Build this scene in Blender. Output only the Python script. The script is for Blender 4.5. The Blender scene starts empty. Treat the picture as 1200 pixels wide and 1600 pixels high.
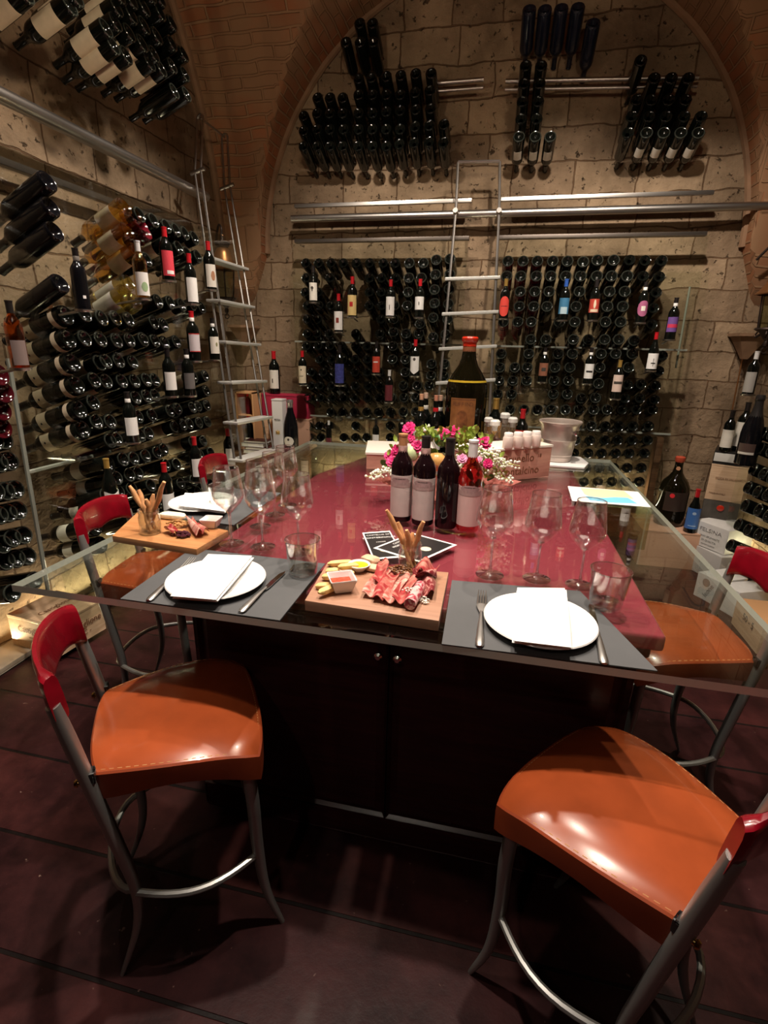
import bpy, bmesh, math, random
from mathutils import Vector, Matrix
random.seed(7)
S = bpy.context.scene
COL = S.collection
PI = math.pi
FZ = 0.13                                     # floor level

# ---------------------------------------------------------------- camera
CAM_H = 1.6
FPX = 800.0
_Y = Vector((785 - 600, 543 - 800, FPX)).normalized()
_p = Vector((785 - 600, 543 - 800, FPX)); _hd = Vector((1, 0.023, 0))
_X = (_p - _hd * (_p.dot(_Y) / _hd.dot(_Y))).normalized()
if _X.x < 0: _X = -_X
_Z = _Y.cross(_X).normalized()
if _Z.y > 0: _Z = -_Z
RM = Matrix((_X, _Y, _Z))                      # camera (x right, y down, z forward) -> world
cam_d = bpy.data.cameras.new('camera'); cam = bpy.data.objects.new('camera', cam_d); COL.objects.link(cam)
cam_d.sensor_fit = 'VERTICAL'; cam_d.sensor_height = 36.0; cam_d.lens = 36.0 * FPX / 1600.0
cam_d.clip_start = 0.02
_r = RM @ Vector((1, 0, 0)); _u = RM @ Vector((0, -1, 0)); _b = RM @ Vector((0, 0, -1))
cam.matrix_world = Matrix(((_r.x, _u.x, _b.x, 0), (_r.y, _u.y, _b.y, 0), (_r.z, _u.z, _b.z, CAM_H), (0, 0, 0, 1)))
S.camera = cam
def at(px, py, ax, val):
    """world point seen at photo position (px,py) on the plane ax=val"""
    d = RM @ Vector((px - 600, py - 800, FPX))
    o = Vector((0, 0, CAM_H)); i = 'xyz'.index(ax)
    t = (val - o[i]) / d[i]
    return o + d * t
def proj(p):
    q = RM.transposed() @ (Vector(p) - Vector((0, 0, CAM_H)))
    return 600 + FPX * q.x / q.z, 800 + FPX * q.y / q.z, q.z

# ---------------------------------------------------------------- view, world, light
S.view_settings.view_transform = 'Standard'
S.view_settings.look = 'None'
S.view_settings.gamma = 1
S.view_settings.use_curve_mapping = False
S.view_settings.exposure = 1.25
S.cycles.transparent_max_bounces = 32
S.cycles.max_bounces = 8
S.cycles.sample_clamp_indirect = 4.0
S.cycles.caustics_reflective = False
S.cycles.caustics_refractive = False
w = bpy.data.worlds.new('world'); S.world = w; w.use_nodes = True
w.node_tree.nodes['Background'].inputs[0].default_value = (1.0, 0.75, 0.55, 1)
w.node_tree.nodes['Background'].inputs[1].default_value = 0.02
def spot(loc, tgt, power, ang=100, blend=0.6, rad=0.03, col=(1, .84, .68)):  # shared by the ceiling halogens and the added fill lamps
    l = bpy.data.lights.new('halogen_or_fill_spot', 'SPOT'); l.energy = power; l.spot_size = math.radians(ang)
    l.spot_blend = blend; l.shadow_soft_size = rad; l.color = col
    o = bpy.data.objects.new('halogen_or_fill_spot', l); COL.objects.link(o); o.location = loc
    o.rotation_euler = (Vector(tgt) - Vector(loc)).to_track_quat('-Z', 'Y').to_euler()
def area(loc, tgt, power, sx, sy, col=(1, .86, .66)):
    l = bpy.data.lights.new('light_strip', 'AREA'); l.shape = 'RECTANGLE'; l.size = sx; l.size_y = sy
    l.energy = power; l.color = col
    o = bpy.data.objects.new('light_strip', l); COL.objects.link(o); o.location = loc
    o.rotation_euler = (Vector(tgt) - Vector(loc)).to_track_quat('-Z', 'Y').to_euler()
W1 = (1, .86, .72)
for (x, y, pw) in ((-0.75, 1.15, 80), (0.25, 1.15, 80), (-0.75, 2.25, 65), (0.25, 2.25, 65)):
    spot((x, y, 3.45), (x * .8, y, 1.0), pw, 82, .7, .035, W1)
for (x, y, z, tx, ty, tz, pw) in ((-1.0, 2.3, 3.3, -2.25, 2.1, 1.2, 45), (-1.0, 2.9, 3.3, -2.25, 3.2, 1.3, 40),
                                  (-0.9, 2.7, 3.4, -1.0, 4.3, 1.7, 50), (0.2, 2.7, 3.4, 0.3, 4.3, 1.7, 60),
                                  (0.6, 2.8, 3.3, 1.3, 4.3, 1.5, 50), (-0.5, 0.7, 3.2, -0.8, 1.0, 0.0, 14),
                                  (-1.1, 1.2, 3.3, -2.25, 1.3, 0.9, 35), (0.9, 1.2, 3.3, 1.6, 2.6, 0.4, 30)):
    spot((x, y, z), (tx, ty, tz), pw, 75, .8, .035, W1)
for (x, y, z, tx, ty, tz, pw) in ((-0.9, 2.0, 2.9, -0.9, 4.3, 3.3, 8), (0.5, 2.0, 2.9, 0.6, 4.3, 3.3, 8), (-0.8, 1.6, 2.9, -2.27, 2.2, 3.2, 9), (-0.3, 0.8, 2.8, -1.6, 3.6, 3.6, 12)):  # unseen fill lamps added to lift the upper walls and vault
    spot((x, y, z), (tx, ty, tz), pw, 85, 1., .05, (1, .78, .55))
spot((-0.5, -0.9, 3.0), (-0.2, 1.2, .8), 8, 60, .9, .04, W1)  # unseen fill lamp added behind the camera to brighten the table front
YG = (1, .86, .55)
area((-2.20, 2.5, 0.20), (-2.24, 2.5, 1.0), 4, 1.9, .04, YG)
area((-0.2, 4.2, 0.45), (-0.2, 4.28, 1.4), 7, 2.6, .04, YG)
area((1.72, 3.3, 0.3), (1.79, 3.3, 1.3), 3, 1.2, .04, YG)

# ---------------------------------------------------------------- materials
def new_mat(name):
    m = bpy.data.materials.new(name); m.use_nodes = True
    nt = m.node_tree; return m, nt, nt.nodes['Principled BSDF']
_mc = {}
def mat(name, col, rough=.5, metal=0., var=0., scale=30., bump=0., coat=0., spec=.5, sheen=0., emit=None):
    if name in _mc: return _mc[name]
    m, nt, b = new_mat(name)
    b.inputs['Base Color'].default_value = (*col, 1); b.inputs['Roughness'].default_value = rough
    b.inputs['Metallic'].default_value = metal; b.inputs['Coat Weight'].default_value = coat
    b.inputs['Specular IOR Level'].default_value = spec; b.inputs['Sheen Weight'].default_value = sheen
    if var or bump:
        tc = nt.nodes.new('ShaderNodeTexCoord'); n = nt.nodes.new('ShaderNodeTexNoise')
        n.inputs['Scale'].default_value = scale; n.inputs['Detail'].default_value = 5
        nt.links.new(tc.outputs['Object'], n.inputs['Vector'])
        if var:
            r = nt.nodes.new('ShaderNodeValToRGB')
            r.color_ramp.elements[0].position = .3; r.color_ramp.elements[1].position = .7
            r.color_ramp.elements[0].color = (*[c * (1 - var) for c in col], 1)
            r.color_ramp.elements[1].color = (*[min(1, c * (1 + var)) for c in col], 1)
            nt.links.new(n.outputs['Fac'], r.inputs[0]); nt.links.new(r.outputs[0], b.inputs['Base Color'])
        if bump:
            bp = nt.nodes.new('ShaderNodeBump'); bp.inputs['Strength'].default_value = bump; bp.inputs['Distance'].default_value = .005
            nt.links.new(n.outputs['Fac'], bp.inputs['Height']); nt.links.new(bp.outputs[0], b.inputs['Normal'])
    _mc[name] = m; return m
def glass(name, tint=(.97, .98, .97), base=.045, edge=.55, rough=.01, power=3.):
    if name in _mc: return _mc[name]
    m, nt, b = new_mat(name); nt.nodes.remove(b)
    out = nt.nodes['Material Output']; N = nt.nodes.new
    tr = N('ShaderNodeBsdfTransparent'); tr.inputs[0].default_value = (*tint, 1)
    gl = N('ShaderNodeBsdfGlossy'); gl.inputs['Roughness'].default_value = rough; gl.inputs[0].default_value = (1, 1, 1, 1)
    lw = N('ShaderNodeLayerWeight'); lw.inputs[0].default_value = .5
    p = N('ShaderNodeMath'); p.operation = 'POWER'; p.inputs[1].default_value = power
    ma = N('ShaderNodeMath'); ma.operation = 'MULTIPLY_ADD'; ma.inputs[1].default_value = edge; ma.inputs[2].default_value = base
    mx = N('ShaderNodeMixShader'); L = nt.links.new
    L(lw.outputs['Facing'], p.inputs[0]); L(p.outputs[0], ma.inputs[0]); L(ma.outputs[0], mx.inputs[0])
    L(tr.outputs[0], mx.inputs[1]); L(gl.outputs[0], mx.inputs[2]); L(mx.outputs[0], out.inputs[0])
    _mc[name] = m; return m
def marble(name, c1, c2, scale=30., lo=.42, hi=.6, rough=.35, coat=.2, dist=2.):
    if name in _mc: return _mc[name]
    m, nt, b = new_mat(name); N = nt.nodes.new; L = nt.links.new
    tc = N('ShaderNodeTexCoord'); n = N('ShaderNodeTexNoise'); n.inputs['Scale'].default_value = scale; n.inputs['Detail'].default_value = 4; n.inputs['Distortion'].default_value = dist
    L(tc.outputs['Object'], n.inputs['Vector']); r = N('ShaderNodeValToRGB'); r.color_ramp.elements[0].position = lo; r.color_ramp.elements[0].color = (*c1, 1)
    r.color_ramp.elements[1].position = hi; r.color_ramp.elements[1].color = (*c2, 1); L(n.outputs['Fac'], r.inputs[0]); L(r.outputs[0], b.inputs['Base Color'])
    b.inputs['Roughness'].default_value = rough; b.inputs['Coat Weight'].default_value = coat; _mc[name] = m; return m
def stone_mat():
    m, nt, b = new_mat('stone_blocks'); N = nt.nodes.new; L = nt.links.new
    uv = N('ShaderNodeUVMap')
    nz = N('ShaderNodeTexNoise'); nz.inputs['Scale'].default_value = 3.5; nz.inputs['Detail'].default_value = 4; L(uv.outputs[0], nz.inputs['Vector'])
    vm = N('ShaderNodeVectorMath'); vm.operation = 'SCALE'; vm.inputs['Scale'].default_value = .075; L(nz.outputs['Color'], vm.inputs[0])
    va = N('ShaderNodeVectorMath'); va.operation = 'ADD'; L(uv.outputs[0], va.inputs[0]); L(vm.outputs[0], va.inputs[1])
    br = N('ShaderNodeTexBrick'); L(va.outputs[0], br.inputs['Vector'])
    br.inputs['Color1'].default_value = (.40, .30, .20, 1); br.inputs['Color2'].default_value = (.27, .195, .13, 1)
    br.inputs['Mortar'].default_value = (.17, .105, .06, 1); br.inputs['Scale'].default_value = 1
    br.inputs['Brick Width'].default_value = .42; br.inputs['Row Height'].default_value = .205
    br.inputs['Mortar Size'].default_value = .005; br.inputs['Mortar Smooth'].default_value = .4; br.inputs['Bias'].default_value = 0.
    br.offset = .43; br.squash = .8; br.squash_frequency = 3
    n2 = N('ShaderNodeTexNoise'); n2.inputs['Scale'].default_value = 2.2; n2.inputs['Detail'].default_value = 8; n2.inputs['Roughness'].default_value = .65; L(uv.outputs[0], n2.inputs['Vector'])
    r2 = N('ShaderNodeValToRGB'); r2.color_ramp.elements[0].position = .35; r2.color_ramp.elements[0].color = (.42, .38, .34, 1)
    r2.color_ramp.elements[1].position = .68; r2.color_ramp.elements[1].color = (1.15, 1.1, 1.05, 1); L(n2.outputs['Fac'], r2.inputs[0])
    mu = N('ShaderNodeMix'); mu.data_type = 'RGBA'; mu.blend_type = 'MULTIPLY'; mu.inputs[0].default_value = .9
    L(br.outputs['Color'], mu.inputs[6]); L(r2.outputs[0], mu.inputs[7])
    # pits
    n3 = N('ShaderNodeTexNoise'); n3.inputs['Scale'].default_value = 19; n3.inputs['Detail'].default_value = 9; n3.inputs['Roughness'].default_value = .7; L(uv.outputs[0], n3.inputs['Vector'])
    r3 = N('ShaderNodeValToRGB'); r3.color_ramp.elements[0].position = .27; r3.color_ramp.elements[0].color = (.3, .22, .16, 1)
    r3.color_ramp.elements[1].position = .40; r3.color_ramp.elements[1].color = (1, 1, 1, 1); L(n3.outputs['Fac'], r3.inputs[0])
    m2 = N('ShaderNodeMix'); m2.data_type = 'RGBA'; m2.blend_type = 'MULTIPLY'; m2.inputs[0].default_value = .75
    L(mu.outputs[2], m2.inputs[6]); L(r3.outputs[0], m2.inputs[7]); L(m2.outputs[2], b.inputs['Base Color'])
    b.inputs['Roughness'].default_value = .85; b.inputs['Specular IOR Level'].default_value = .2
    # bump
    inv = N('ShaderNodeMath'); inv.operation = 'SUBTRACT'; inv.inputs[0].default_value = 1; L(br.outputs['Fac'], inv.inputs[1])
    ad = N('ShaderNodeMath'); ad.operation = 'MULTIPLY_ADD'; ad.inputs[1].default_value = 1.2; L(r3.outputs[0], ad.inputs[0]); L(inv.outputs[0], ad.inputs[2])
    a2 = N('ShaderNodeMath'); a2.operation = 'MULTIPLY_ADD'; a2.inputs[1].default_value = 1.5; L(n2.outputs['Fac'], a2.inputs[0]); L(ad.outputs[0], a2.inputs[2])
    bp = N('ShaderNodeBump'); bp.inputs['Strength'].default_value = 1.; bp.inputs['Distance'].default_value = .03
    L(a2.outputs[0], bp.inputs['Height']); L(bp.outputs[0], b.inputs['Normal'])
    return m
def brick_mat():
    m, nt, b = new_mat('vault_brick'); N = nt.nodes.new; L = nt.links.new
    uv = N('ShaderNodeUVMap')
    nz = N('ShaderNodeTexNoise'); nz.inputs['Scale'].default_value = 3; L(uv.outputs[0], nz.inputs['Vector'])
    vm = N('ShaderNodeVectorMath'); vm.operation = 'SCALE'; vm.inputs['Scale'].default_value = .03; L(nz.outputs['Color'], vm.inputs[0])
    va = N('ShaderNodeVectorMath'); va.operation = 'ADD'; L(uv.outputs[0], va.inputs[0]); L(vm.outputs[0], va.inputs[1])
    br = N('ShaderNodeTexBrick'); L(va.outputs[0], br.inputs['Vector']); br.inputs['Scale'].default_value = 1
    br.inputs['Color1'].default_value = (.38, .145, .065, 1); br.inputs['Color2'].default_value = (.28, .115, .055, 1)
    br.inputs['Mortar'].default_value = (.34, .20, .11, 1); br.inputs['Brick Width'].default_value = .27; br.inputs['Row Height'].default_value = .068
    br.inputs['Mortar Size'].default_value = .009; br.inputs['Mortar Smooth'].default_value = .5
    n2 = N('ShaderNodeTexNoise'); n2.inputs['Scale'].default_value = 2.5; n2.inputs['Detail'].default_value = 7; L(uv.outputs[0], n2.inputs['Vector'])
    r2 = N('ShaderNodeValToRGB'); r2.color_ramp.elements[0].position = .36; r2.color_ramp.elements[0].color = (0, 0, 0, 1); r2.color_ramp.elements[1].position = .56
    L(n2.outputs['Fac'], r2.inputs[0])
    mx = N('ShaderNodeMix'); mx.data_type = 'RGBA'; L(r2.outputs[0], mx.inputs[0]); L(br.outputs['Color'], mx.inputs[6]); mx.inputs[7].default_value = (.31, .175, .095, 1)
    L(mx.outputs[2], b.inputs['Base Color']); b.inputs['Roughness'].default_value = .85; b.inputs['Specular IOR Level'].default_value = .2
    inv = N('ShaderNodeMath'); inv.operation = 'SUBTRACT'; inv.inputs[0].default_value = 1; L(br.outputs['Fac'], inv.inputs[1])
    bp = N('ShaderNodeBump'); bp.inputs['Strength'].default_value = .8; bp.inputs['Distance'].default_value = .012
    L(inv.outputs[0], bp.inputs['Height']); L(bp.outputs[0], b.inputs['Normal'])
    return m
def floor_mat():
    m, nt, b = new_mat('floor_boards'); N = nt.nodes.new; L = nt.links.new
    uv = N('ShaderNodeUVMap')
    br = N('ShaderNodeTexBrick'); L(uv.outputs[0], br.inputs['Vector']); br.inputs['Scale'].default_value = 1
    br.inputs['Color1'].default_value = (.034, .010, .010, 1); br.inputs['Color2'].default_value = (.022, .007, .008, 1)
    br.inputs['Mortar'].default_value = (.006, .004, .004, 1); br.inputs['Brick Width'].default_value = 7.2; br.inputs['Row Height'].default_value = .276
    br.inputs['Mortar Size'].default_value = .006; br.inputs['Mortar Smooth'].default_value = .3; br.offset = .5
    n2 = N('ShaderNodeTexNoise'); n2.inputs['Scale'].default_value = 3.2; n2.inputs['Detail'].default_value = 9; n2.inputs['Roughness'].default_value = .7; L(uv.outputs[0], n2.inputs['Vector'])
    r2 = N('ShaderNodeValToRGB'); r2.color_ramp.elements[0].position = .4; r2.color_ramp.elements[0].color = (.55, .5, .55, 1)
    r2.color_ramp.elements[1].position = .7; r2.color_ramp.elements[1].color = (1.9, 1.6, 1.5, 1); L(n2.outputs['Fac'], r2.inputs[0])
    mu = N('ShaderNodeMix'); mu.data_type = 'RGBA'; mu.blend_type = 'MULTIPLY'; mu.inputs[0].default_value = 1
    L(br.outputs['Color'], mu.inputs[6]); L(r2.outputs[0], mu.inputs[7])
    n4 = N('ShaderNodeTexNoise'); n4.inputs['Scale'].default_value = 40; n4.inputs['Detail'].default_value = 3; L(uv.outputs[0], n4.inputs['Vector'])
    r4 = N('ShaderNodeValToRGB'); r4.color_ramp.elements[0].position = .72; r4.color_ramp.elements[0].color = (0, 0, 0, 1); r4.color_ramp.elements[1].position = .78; L(n4.outputs['Fac'], r4.inputs[0])
    mx = N('ShaderNodeMix'); mx.data_type = 'RGBA'; L(r4.outputs[0], mx.inputs[0]); L(mu.outputs[2], mx.inputs[6]); mx.inputs[7].default_value = (.20, .12, .10, 1)
    L(mx.outputs[2], b.inputs['Base Color']); b.inputs['Specular IOR Level'].default_value = .16
    rr = N('ShaderNodeMapRange'); rr.inputs[3].default_value = .28; rr.inputs[4].default_value = .55; L(n2.outputs['Fac'], rr.inputs[0]); L(rr.outputs[0], b.inputs['Roughness'])
    inv = N('ShaderNodeMath'); inv.operation = 'SUBTRACT'; inv.inputs[0].default_value = 1; L(br.outputs['Fac'], inv.inputs[1])
    ad = N('ShaderNodeMath'); ad.operation = 'MULTIPLY_ADD'; ad.inputs[1].default_value = .5; L(n2.outputs['Fac'], ad.inputs[0]); L(inv.outputs[0], ad.inputs[2])
    bp = N('ShaderNodeBump'); bp.inputs['Strength'].default_value = .7; bp.inputs['Distance'].default_value = .008
    L(ad.outputs[0], bp.inputs['Height']); L(bp.outputs[0], b.inputs['Normal'])
    return m
def wood_mat(name, c1, c2, rough=.5, scale=6., stretch=(1, 12, 12)):
    if name in _mc: return _mc[name]
    m, nt, b = new_mat(name); N = nt.nodes.new; L = nt.links.new
    tc = N('ShaderNodeTexCoord'); mp = N('ShaderNodeMapping'); mp.inputs['Scale'].default_value = stretch; L(tc.outputs['Object'], mp.inputs[0])
    n = N('ShaderNodeTexNoise'); n.inputs['Scale'].default_value = scale; n.inputs['Detail'].default_value = 6; n.inputs['Distortion'].default_value = .6; L(mp.outputs[0], n.inputs['Vector'])
    r = N('ShaderNodeValToRGB'); r.color_ramp.elements[0].position = .35; r.color_ramp.elements[0].color = (*c1, 1)
    r.color_ramp.elements[1].position = .7; r.color_ramp.elements[1].color = (*c2, 1); L(n.outputs['Fac'], r.inputs[0]); L(r.outputs[0], b.inputs['Base Color'])
    b.inputs['Roughness'].default_value = rough
    bp = N('ShaderNodeBump'); bp.inputs['Strength'].default_value = .15; bp.inputs['Distance'].default_value = .003; L(n.outputs['Fac'], bp.inputs['Height']); L(bp.outputs[0], b.inputs['Normal'])
    _mc[name] = m; return m
STONE = stone_mat(); BRICK = brick_mat(); FLOOR = floor_mat()
DARK = mat('dark_bottle_glass', (.004, .005, .004), .09)
MILKY = mat('black_bottle_glass', (.006, .006, .008), .12)
REDG = mat('deep_red_bottle', (.10, .006, .012), .08)
BLUEG = mat('blue_black_bottle', (.008, .010, .022), .2)
GREENG = glass('green_bottle_glass', (.25, .32, .10), .06, .5)
AMBER = glass('golden_wine_bottle', (.88, .66, .26), .10, .6, .04, 2.)
PALEY = glass('pale_yellow_wine_bottle', (.86, .80, .42), .10, .6, .04, 2.)
CLEAR = glass('clear_glass', (.98, .985, .98), .11, .55, .04, 2.4)
TOPG = glass('tabletop_glass', (.90, .93, .90), .05, .7, .006, 3.5)
STEMG = glass('thick_stem_glass', (.96, .97, .96), .30, .7, .06, 1.8)
PANEL = glass('rack_panel_glass', (.95, .97, .94), .03, .45, .03, 3.)
EDGE = mat('polished_glass_edge', (.80, .82, .74), .35, spec=.8)  # pale colour stands in for light glowing inside the glass edge
EDGE2 = mat('panel_glass_edge', (.26, .28, .24), .3, spec=.8)
CAPR = mat('red_capsule', (.50, .012, .02), .3)
CAPK = mat('black_capsule', (.015, .012, .012), .3)
CAPG = mat('gold_capsule', (.60, .38, .10), .3, .6)
CAPW = mat('white_capsule', (.75, .74, .74), .35)
CAPB = mat('blue_capsule', (.03, .10, .40), .3)
PAPER = mat('label_paper', (.80, .76, .68), .7, var=.04)
PAPERW = mat('white_paper', (.86, .85, .83), .8)
CREAM = mat('cream_label', (.72, .62, .45), .7, var=.08)
INK = mat('black_ink', (.02, .015, .015), .6)
INKR = mat('red_ink', (.55, .03, .03), .5)
BROWNI = mat('burnt_brown_print', (.18, .07, .03), .7)
STEEL = mat('brushed_steel', (.45, .43, .41), .34, 1.)
CHROME = mat('chrome', (.75, .75, .75), .08, 1.)
ALU = mat('grey_cast_aluminium', (.36, .36, .35), .38, .75)
IRON = mat('wrought_iron', (.05, .035, .03), .5, .7)
COPPER = mat('old_copper', (.50, .24, .10), .35, .9)
PINE = wood_mat('pale_pine', (.62, .40, .24), (.74, .52, .34), .6)
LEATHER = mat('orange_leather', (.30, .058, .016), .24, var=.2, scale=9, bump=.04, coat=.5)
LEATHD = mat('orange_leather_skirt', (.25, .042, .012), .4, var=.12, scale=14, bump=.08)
STITCH = mat('tan_stitching', (.60, .30, .12), .7)
REDBACK = mat('crimson_lacquered_leather', (.20, .003, .010), .24, var=.2, scale=20, bump=.06, coat=.5)

# ---------------------------------------------------------------- mesh helpers
def new_obj(name, me, parent=None):
    o = bpy.data.objects.new(name, me); COL.objects.link(o)
    if parent is not None: o.parent = parent
    return o
def fin(bm, name, m, parent=None, smooth=True, M=None, ang=40):
    bmesh.ops.recalc_face_normals(bm, faces=bm.faces)
    me = bpy.data.meshes.new(name); bm.to_mesh(me); bm.free()
    for x in (m if isinstance(m, (list, tuple)) else [m]): me.materials.append(x)
    if smooth:
        for p in me.polygons: p.use_smooth = True
        try: me.set_sharp_from_angle(angle=math.radians(ang))
        except Exception: pass
    o = new_obj(name, me, parent)
    if M is not None: o.matrix_basis = M
    return o
def empty(name, loc=(0, 0, 0), rz=0., parent=None):
    o = bpy.data.objects.new(name, None); COL.objects.link(o); o.location = loc; o.rotation_euler = (0, 0, rz)
    o.empty_display_size = .05
    if parent is not None: o.parent = parent
    return o
def tag(o, label, cat=None, group=None, kind=None):
    o['label'] = label
    if cat: o['category'] = cat
    if group: o['group'] = group
    if kind: o['kind'] = kind
    return o
def b_box(bm, x0, x1, y0, y1, z0, z1, mi=0, M=None):
    v = [bm.verts.new((x, y, z)) for z in (z0, z1) for y in (y0, y1) for x in (x0, x1)]
    if M is not None:
        for q in v: q.co = M @ q.co
    fs = []
    for idx in ((0, 1, 3, 2), (4, 5, 7, 6), (0, 1, 5, 4), (2, 3, 7, 6), (0, 2, 6, 4), (1, 3, 7, 5)):
        f = bm.faces.new([v[i] for i in idx]); f.material_index = mi; fs.append(f)
    return fs
def bev(bm, off=.004, seg=2):
    bmesh.ops.bevel(bm, geom=list(bm.edges), offset=off, segments=seg, profile=.6, affect='EDGES')
def box(name, x0, x1, y0, y1, z0, z1, m, parent=None, bv=.003, M=None):
    bm = bmesh.new(); b_box(bm, min(x0, x1), max(x0, x1), min(y0, y1), max(y0, y1), min(z0, z1), max(z0, z1))
    if bv: bev(bm, bv)
    return fin(bm, name, m, parent, True, M)
def b_lathe(bm, prof, n=24, mi=0, M=None, cx=0, cy=0):
    rings = []
    for (r, z) in prof:
        if r < 1e-6:
            rings.append([bm.verts.new((cx, cy, z))])
        else:
            rings.append([bm.verts.new((cx + r * math.cos(2 * PI * k / n), cy + r * math.sin(2 * PI * k / n), z)) for k in range(n)])
    for a, b in zip(rings[:-1], rings[1:]):
        for k in range(n):
            k2 = (k + 1) % n
            if len(a) == 1 and len(b) == 1: continue
            if len(a) == 1: f = bm.faces.new((a[0], b[k], b[k2]))
            elif len(b) == 1: f = bm.faces.new((a[k], a[k2], b[0]))
            else: f = bm.faces.new((a[k], a[k2], b[k2], b[k]))
            f.material_index = mi
    if M is not None:
        for rg in rings:
            for v in rg: v.co = M @ v.co
def lathe(name, prof, m, parent=None, n=24, M=None, ang=40):
    bm = bmesh.new(); b_lathe(bm, prof, n); return fin(bm, name, m, parent, True, M, ang)
def b_tube(bm, pts, rad, n=8, mi=0, flat=1., closed=False, up=None):
    pts = [Vector(p) for p in pts]
    if not isinstance(rad, (list, tuple)): rad = [rad] * len(pts)
    rings = []; prev = None; N_ = len(pts)
    for i, p in enumerate(pts):
        if closed: t = (pts[(i + 1) % N_] - pts[i - 1])
        else: t = (pts[min(i + 1, N_ - 1)] - pts[max(i - 1, 0)])
        t.normalize()
        if prev is None:
            u = Vector(up) if up else (Vector((0, 0, 1)) if abs(t.z) < .9 else Vector((1, 0, 0)))
        else: u = prev
        a = (u - t * u.dot(t)).normalized(); prev = a; b = t.cross(a)
        rings.append([bm.verts.new(p + (a * math.cos(2 * PI * k / n) + b * math.sin(2 * PI * k / n) * flat) * rad[i]) for k in range(n)])
    seq = list(zip(rings[:-1], rings[1:]))
    if closed: seq.append((rings[-1], rings[0]))
    for a, b in seq:
        for k in range(n):
            f = bm.faces.new((a[k], a[(k + 1) % n], b[(k + 1) % n], b[k])); f.material_index = mi
    if not closed:
        bm.faces.new(rings[0]).material_index = mi; bm.faces.new(rings[-1]).material_index = mi
def tube(name, pts, rad, m, parent=None, n=10, flat=1., closed=False, up=None):
    bm = bmesh.new(); b_tube(bm, pts, rad, n, 0, flat, closed, up); return fin(bm, name, m, parent)
def smooth_path(pts, k=6):
    pts = [Vector(p) for p in pts]; out = []
    for i in range(len(pts) - 1):
        p0 = pts[max(i - 1, 0)]; p1 = pts[i]; p2 = pts[i + 1]; p3 = pts[min(i + 2, len(pts) - 1)]
        for j in range(k):
            t = j / k
            out.append(.5 * ((2 * p1) + (p2 - p0) * t + (2 * p0 - 5 * p1 + 4 * p2 - p3) * t * t + (3 * p1 - p0 - 3 * p2 + p3) * t ** 3))
    out.append(pts[-1]); return out
def lerp_list(v, n):
    out = []
    for i in range(n):
        t = i / (n - 1) * (len(v) - 1); a = int(min(t, len(v) - 2)); out.append(v[a] + (v[a + 1] - v[a]) * (t - a))
    return out
def text(s, size, m, parent, org, right, up, name='printed_text', depth=.0006, align='CENTER', sx=1.):
    c = bpy.data.curves.new('t', 'FONT'); c.body = s; c.size = size; c.extrude = depth; c.align_x = align; c.align_y = 'CENTER'; c.resolution_u = 2
    t = bpy.data.objects.new('t', c); COL.objects.link(t)
    dg = bpy.context.evaluated_depsgraph_get(); me = bpy.data.meshes.new_from_object(t.evaluated_get(dg))
    COL.objects.unlink(t); bpy.data.objects.remove(t)
    me.materials.clear(); me.materials.append(m)
    o = new_obj(name, me, parent)
    r = Vector(right).normalized(); u = Vector(up); u = (u - r * u.dot(r)).normalized(); n = r.cross(u)
    o.matrix_basis = Matrix(((r.x * sx, u.x, n.x, org[0]), (r.y * sx, u.y, n.y, org[1]), (r.z * sx, u.z, n.z, org[2]), (0, 0, 0, 1)))
    return o
def frame_dir(base, d, roll=0.):
    """matrix whose local +Z runs along d, at base"""
    d = Vector(d).normalized(); q = d.to_track_quat('Z', 'Y')
    return Matrix.Translation(base) @ q.to_matrix().to_4x4() @ Matrix.Rotation(roll, 4, 'Z')

# ---------------------------------------------------------------- room
XL, XR, YB, YF = -2.27, 1.80, 4.30, -1.6
XC, Z0, RX = -0.20, 2.28, 1.73
def wall(name, x0, x1, y0, y1, z0, z1, m, ua, va):
    bm = bmesh.new(); b_box(bm, x0, x1, y0, y1, z0, z1); uv = bm.loops.layers.uv.new('UVMap')
    for f in bm.faces:
        for l in f.loops: l[uv].uv = (l.vert.co[ua] + (2.1 if name == 'floor' else 0), l.vert.co[va] - (.109 if name == 'floor' else 0))
    o = fin(bm, name, m, None, False); o['kind'] = 'structure'; return o
wall('floor', XL - .2, XR + .2, YF, YB + .2, FZ - .1, FZ, FLOOR, 0, 1)
wall('wall_back', XL - .2, XR + .2, YB, YB + .2, 0, 4.6, STONE, 0, 2)
wall('wall_left', XL - .2, XL, YF, YB, 0, 4.6, STONE, 1, 2)
wall('wall_right', XR, XR + .2, YF, YB, 0, 4.6, STONE, 1, 2)
wall('wall_front', XL - .2, XR + .2, YF - .2, YF, 0, 4.6, STONE, 0, 2)
bm = bmesh.new(); uvl = bm.loops.layers.uv.new('UVMap')
NX, NY = 110, 150; AY, BY, YC, PY = 1.76, 2.1, 2.40, 3.80
def arc(d, A, B):
    d = abs(d)
    return (Z0 + B * math.sqrt(max(0, 1 - (d / A) ** 2)), A * math.asin(min(1, d / A)) * (.5 + .5 * B / A)) if d < A else (Z0 - 2.6 * (d - A), A * PI / 2 + 3 * (d - A))
xs = sorted([XL + (XR - XL) * i / NX for i in range(NX + 1)] + [XC - RX + 1e-4, XC + RX - 1e-4, XC - RX + .01, XC + RX - .01, XC - RX + .003, XC + RX - .003])
ys = [YF + (YB - YF) * j / NY for j in range(NY + 1)]
grid = {}
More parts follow.
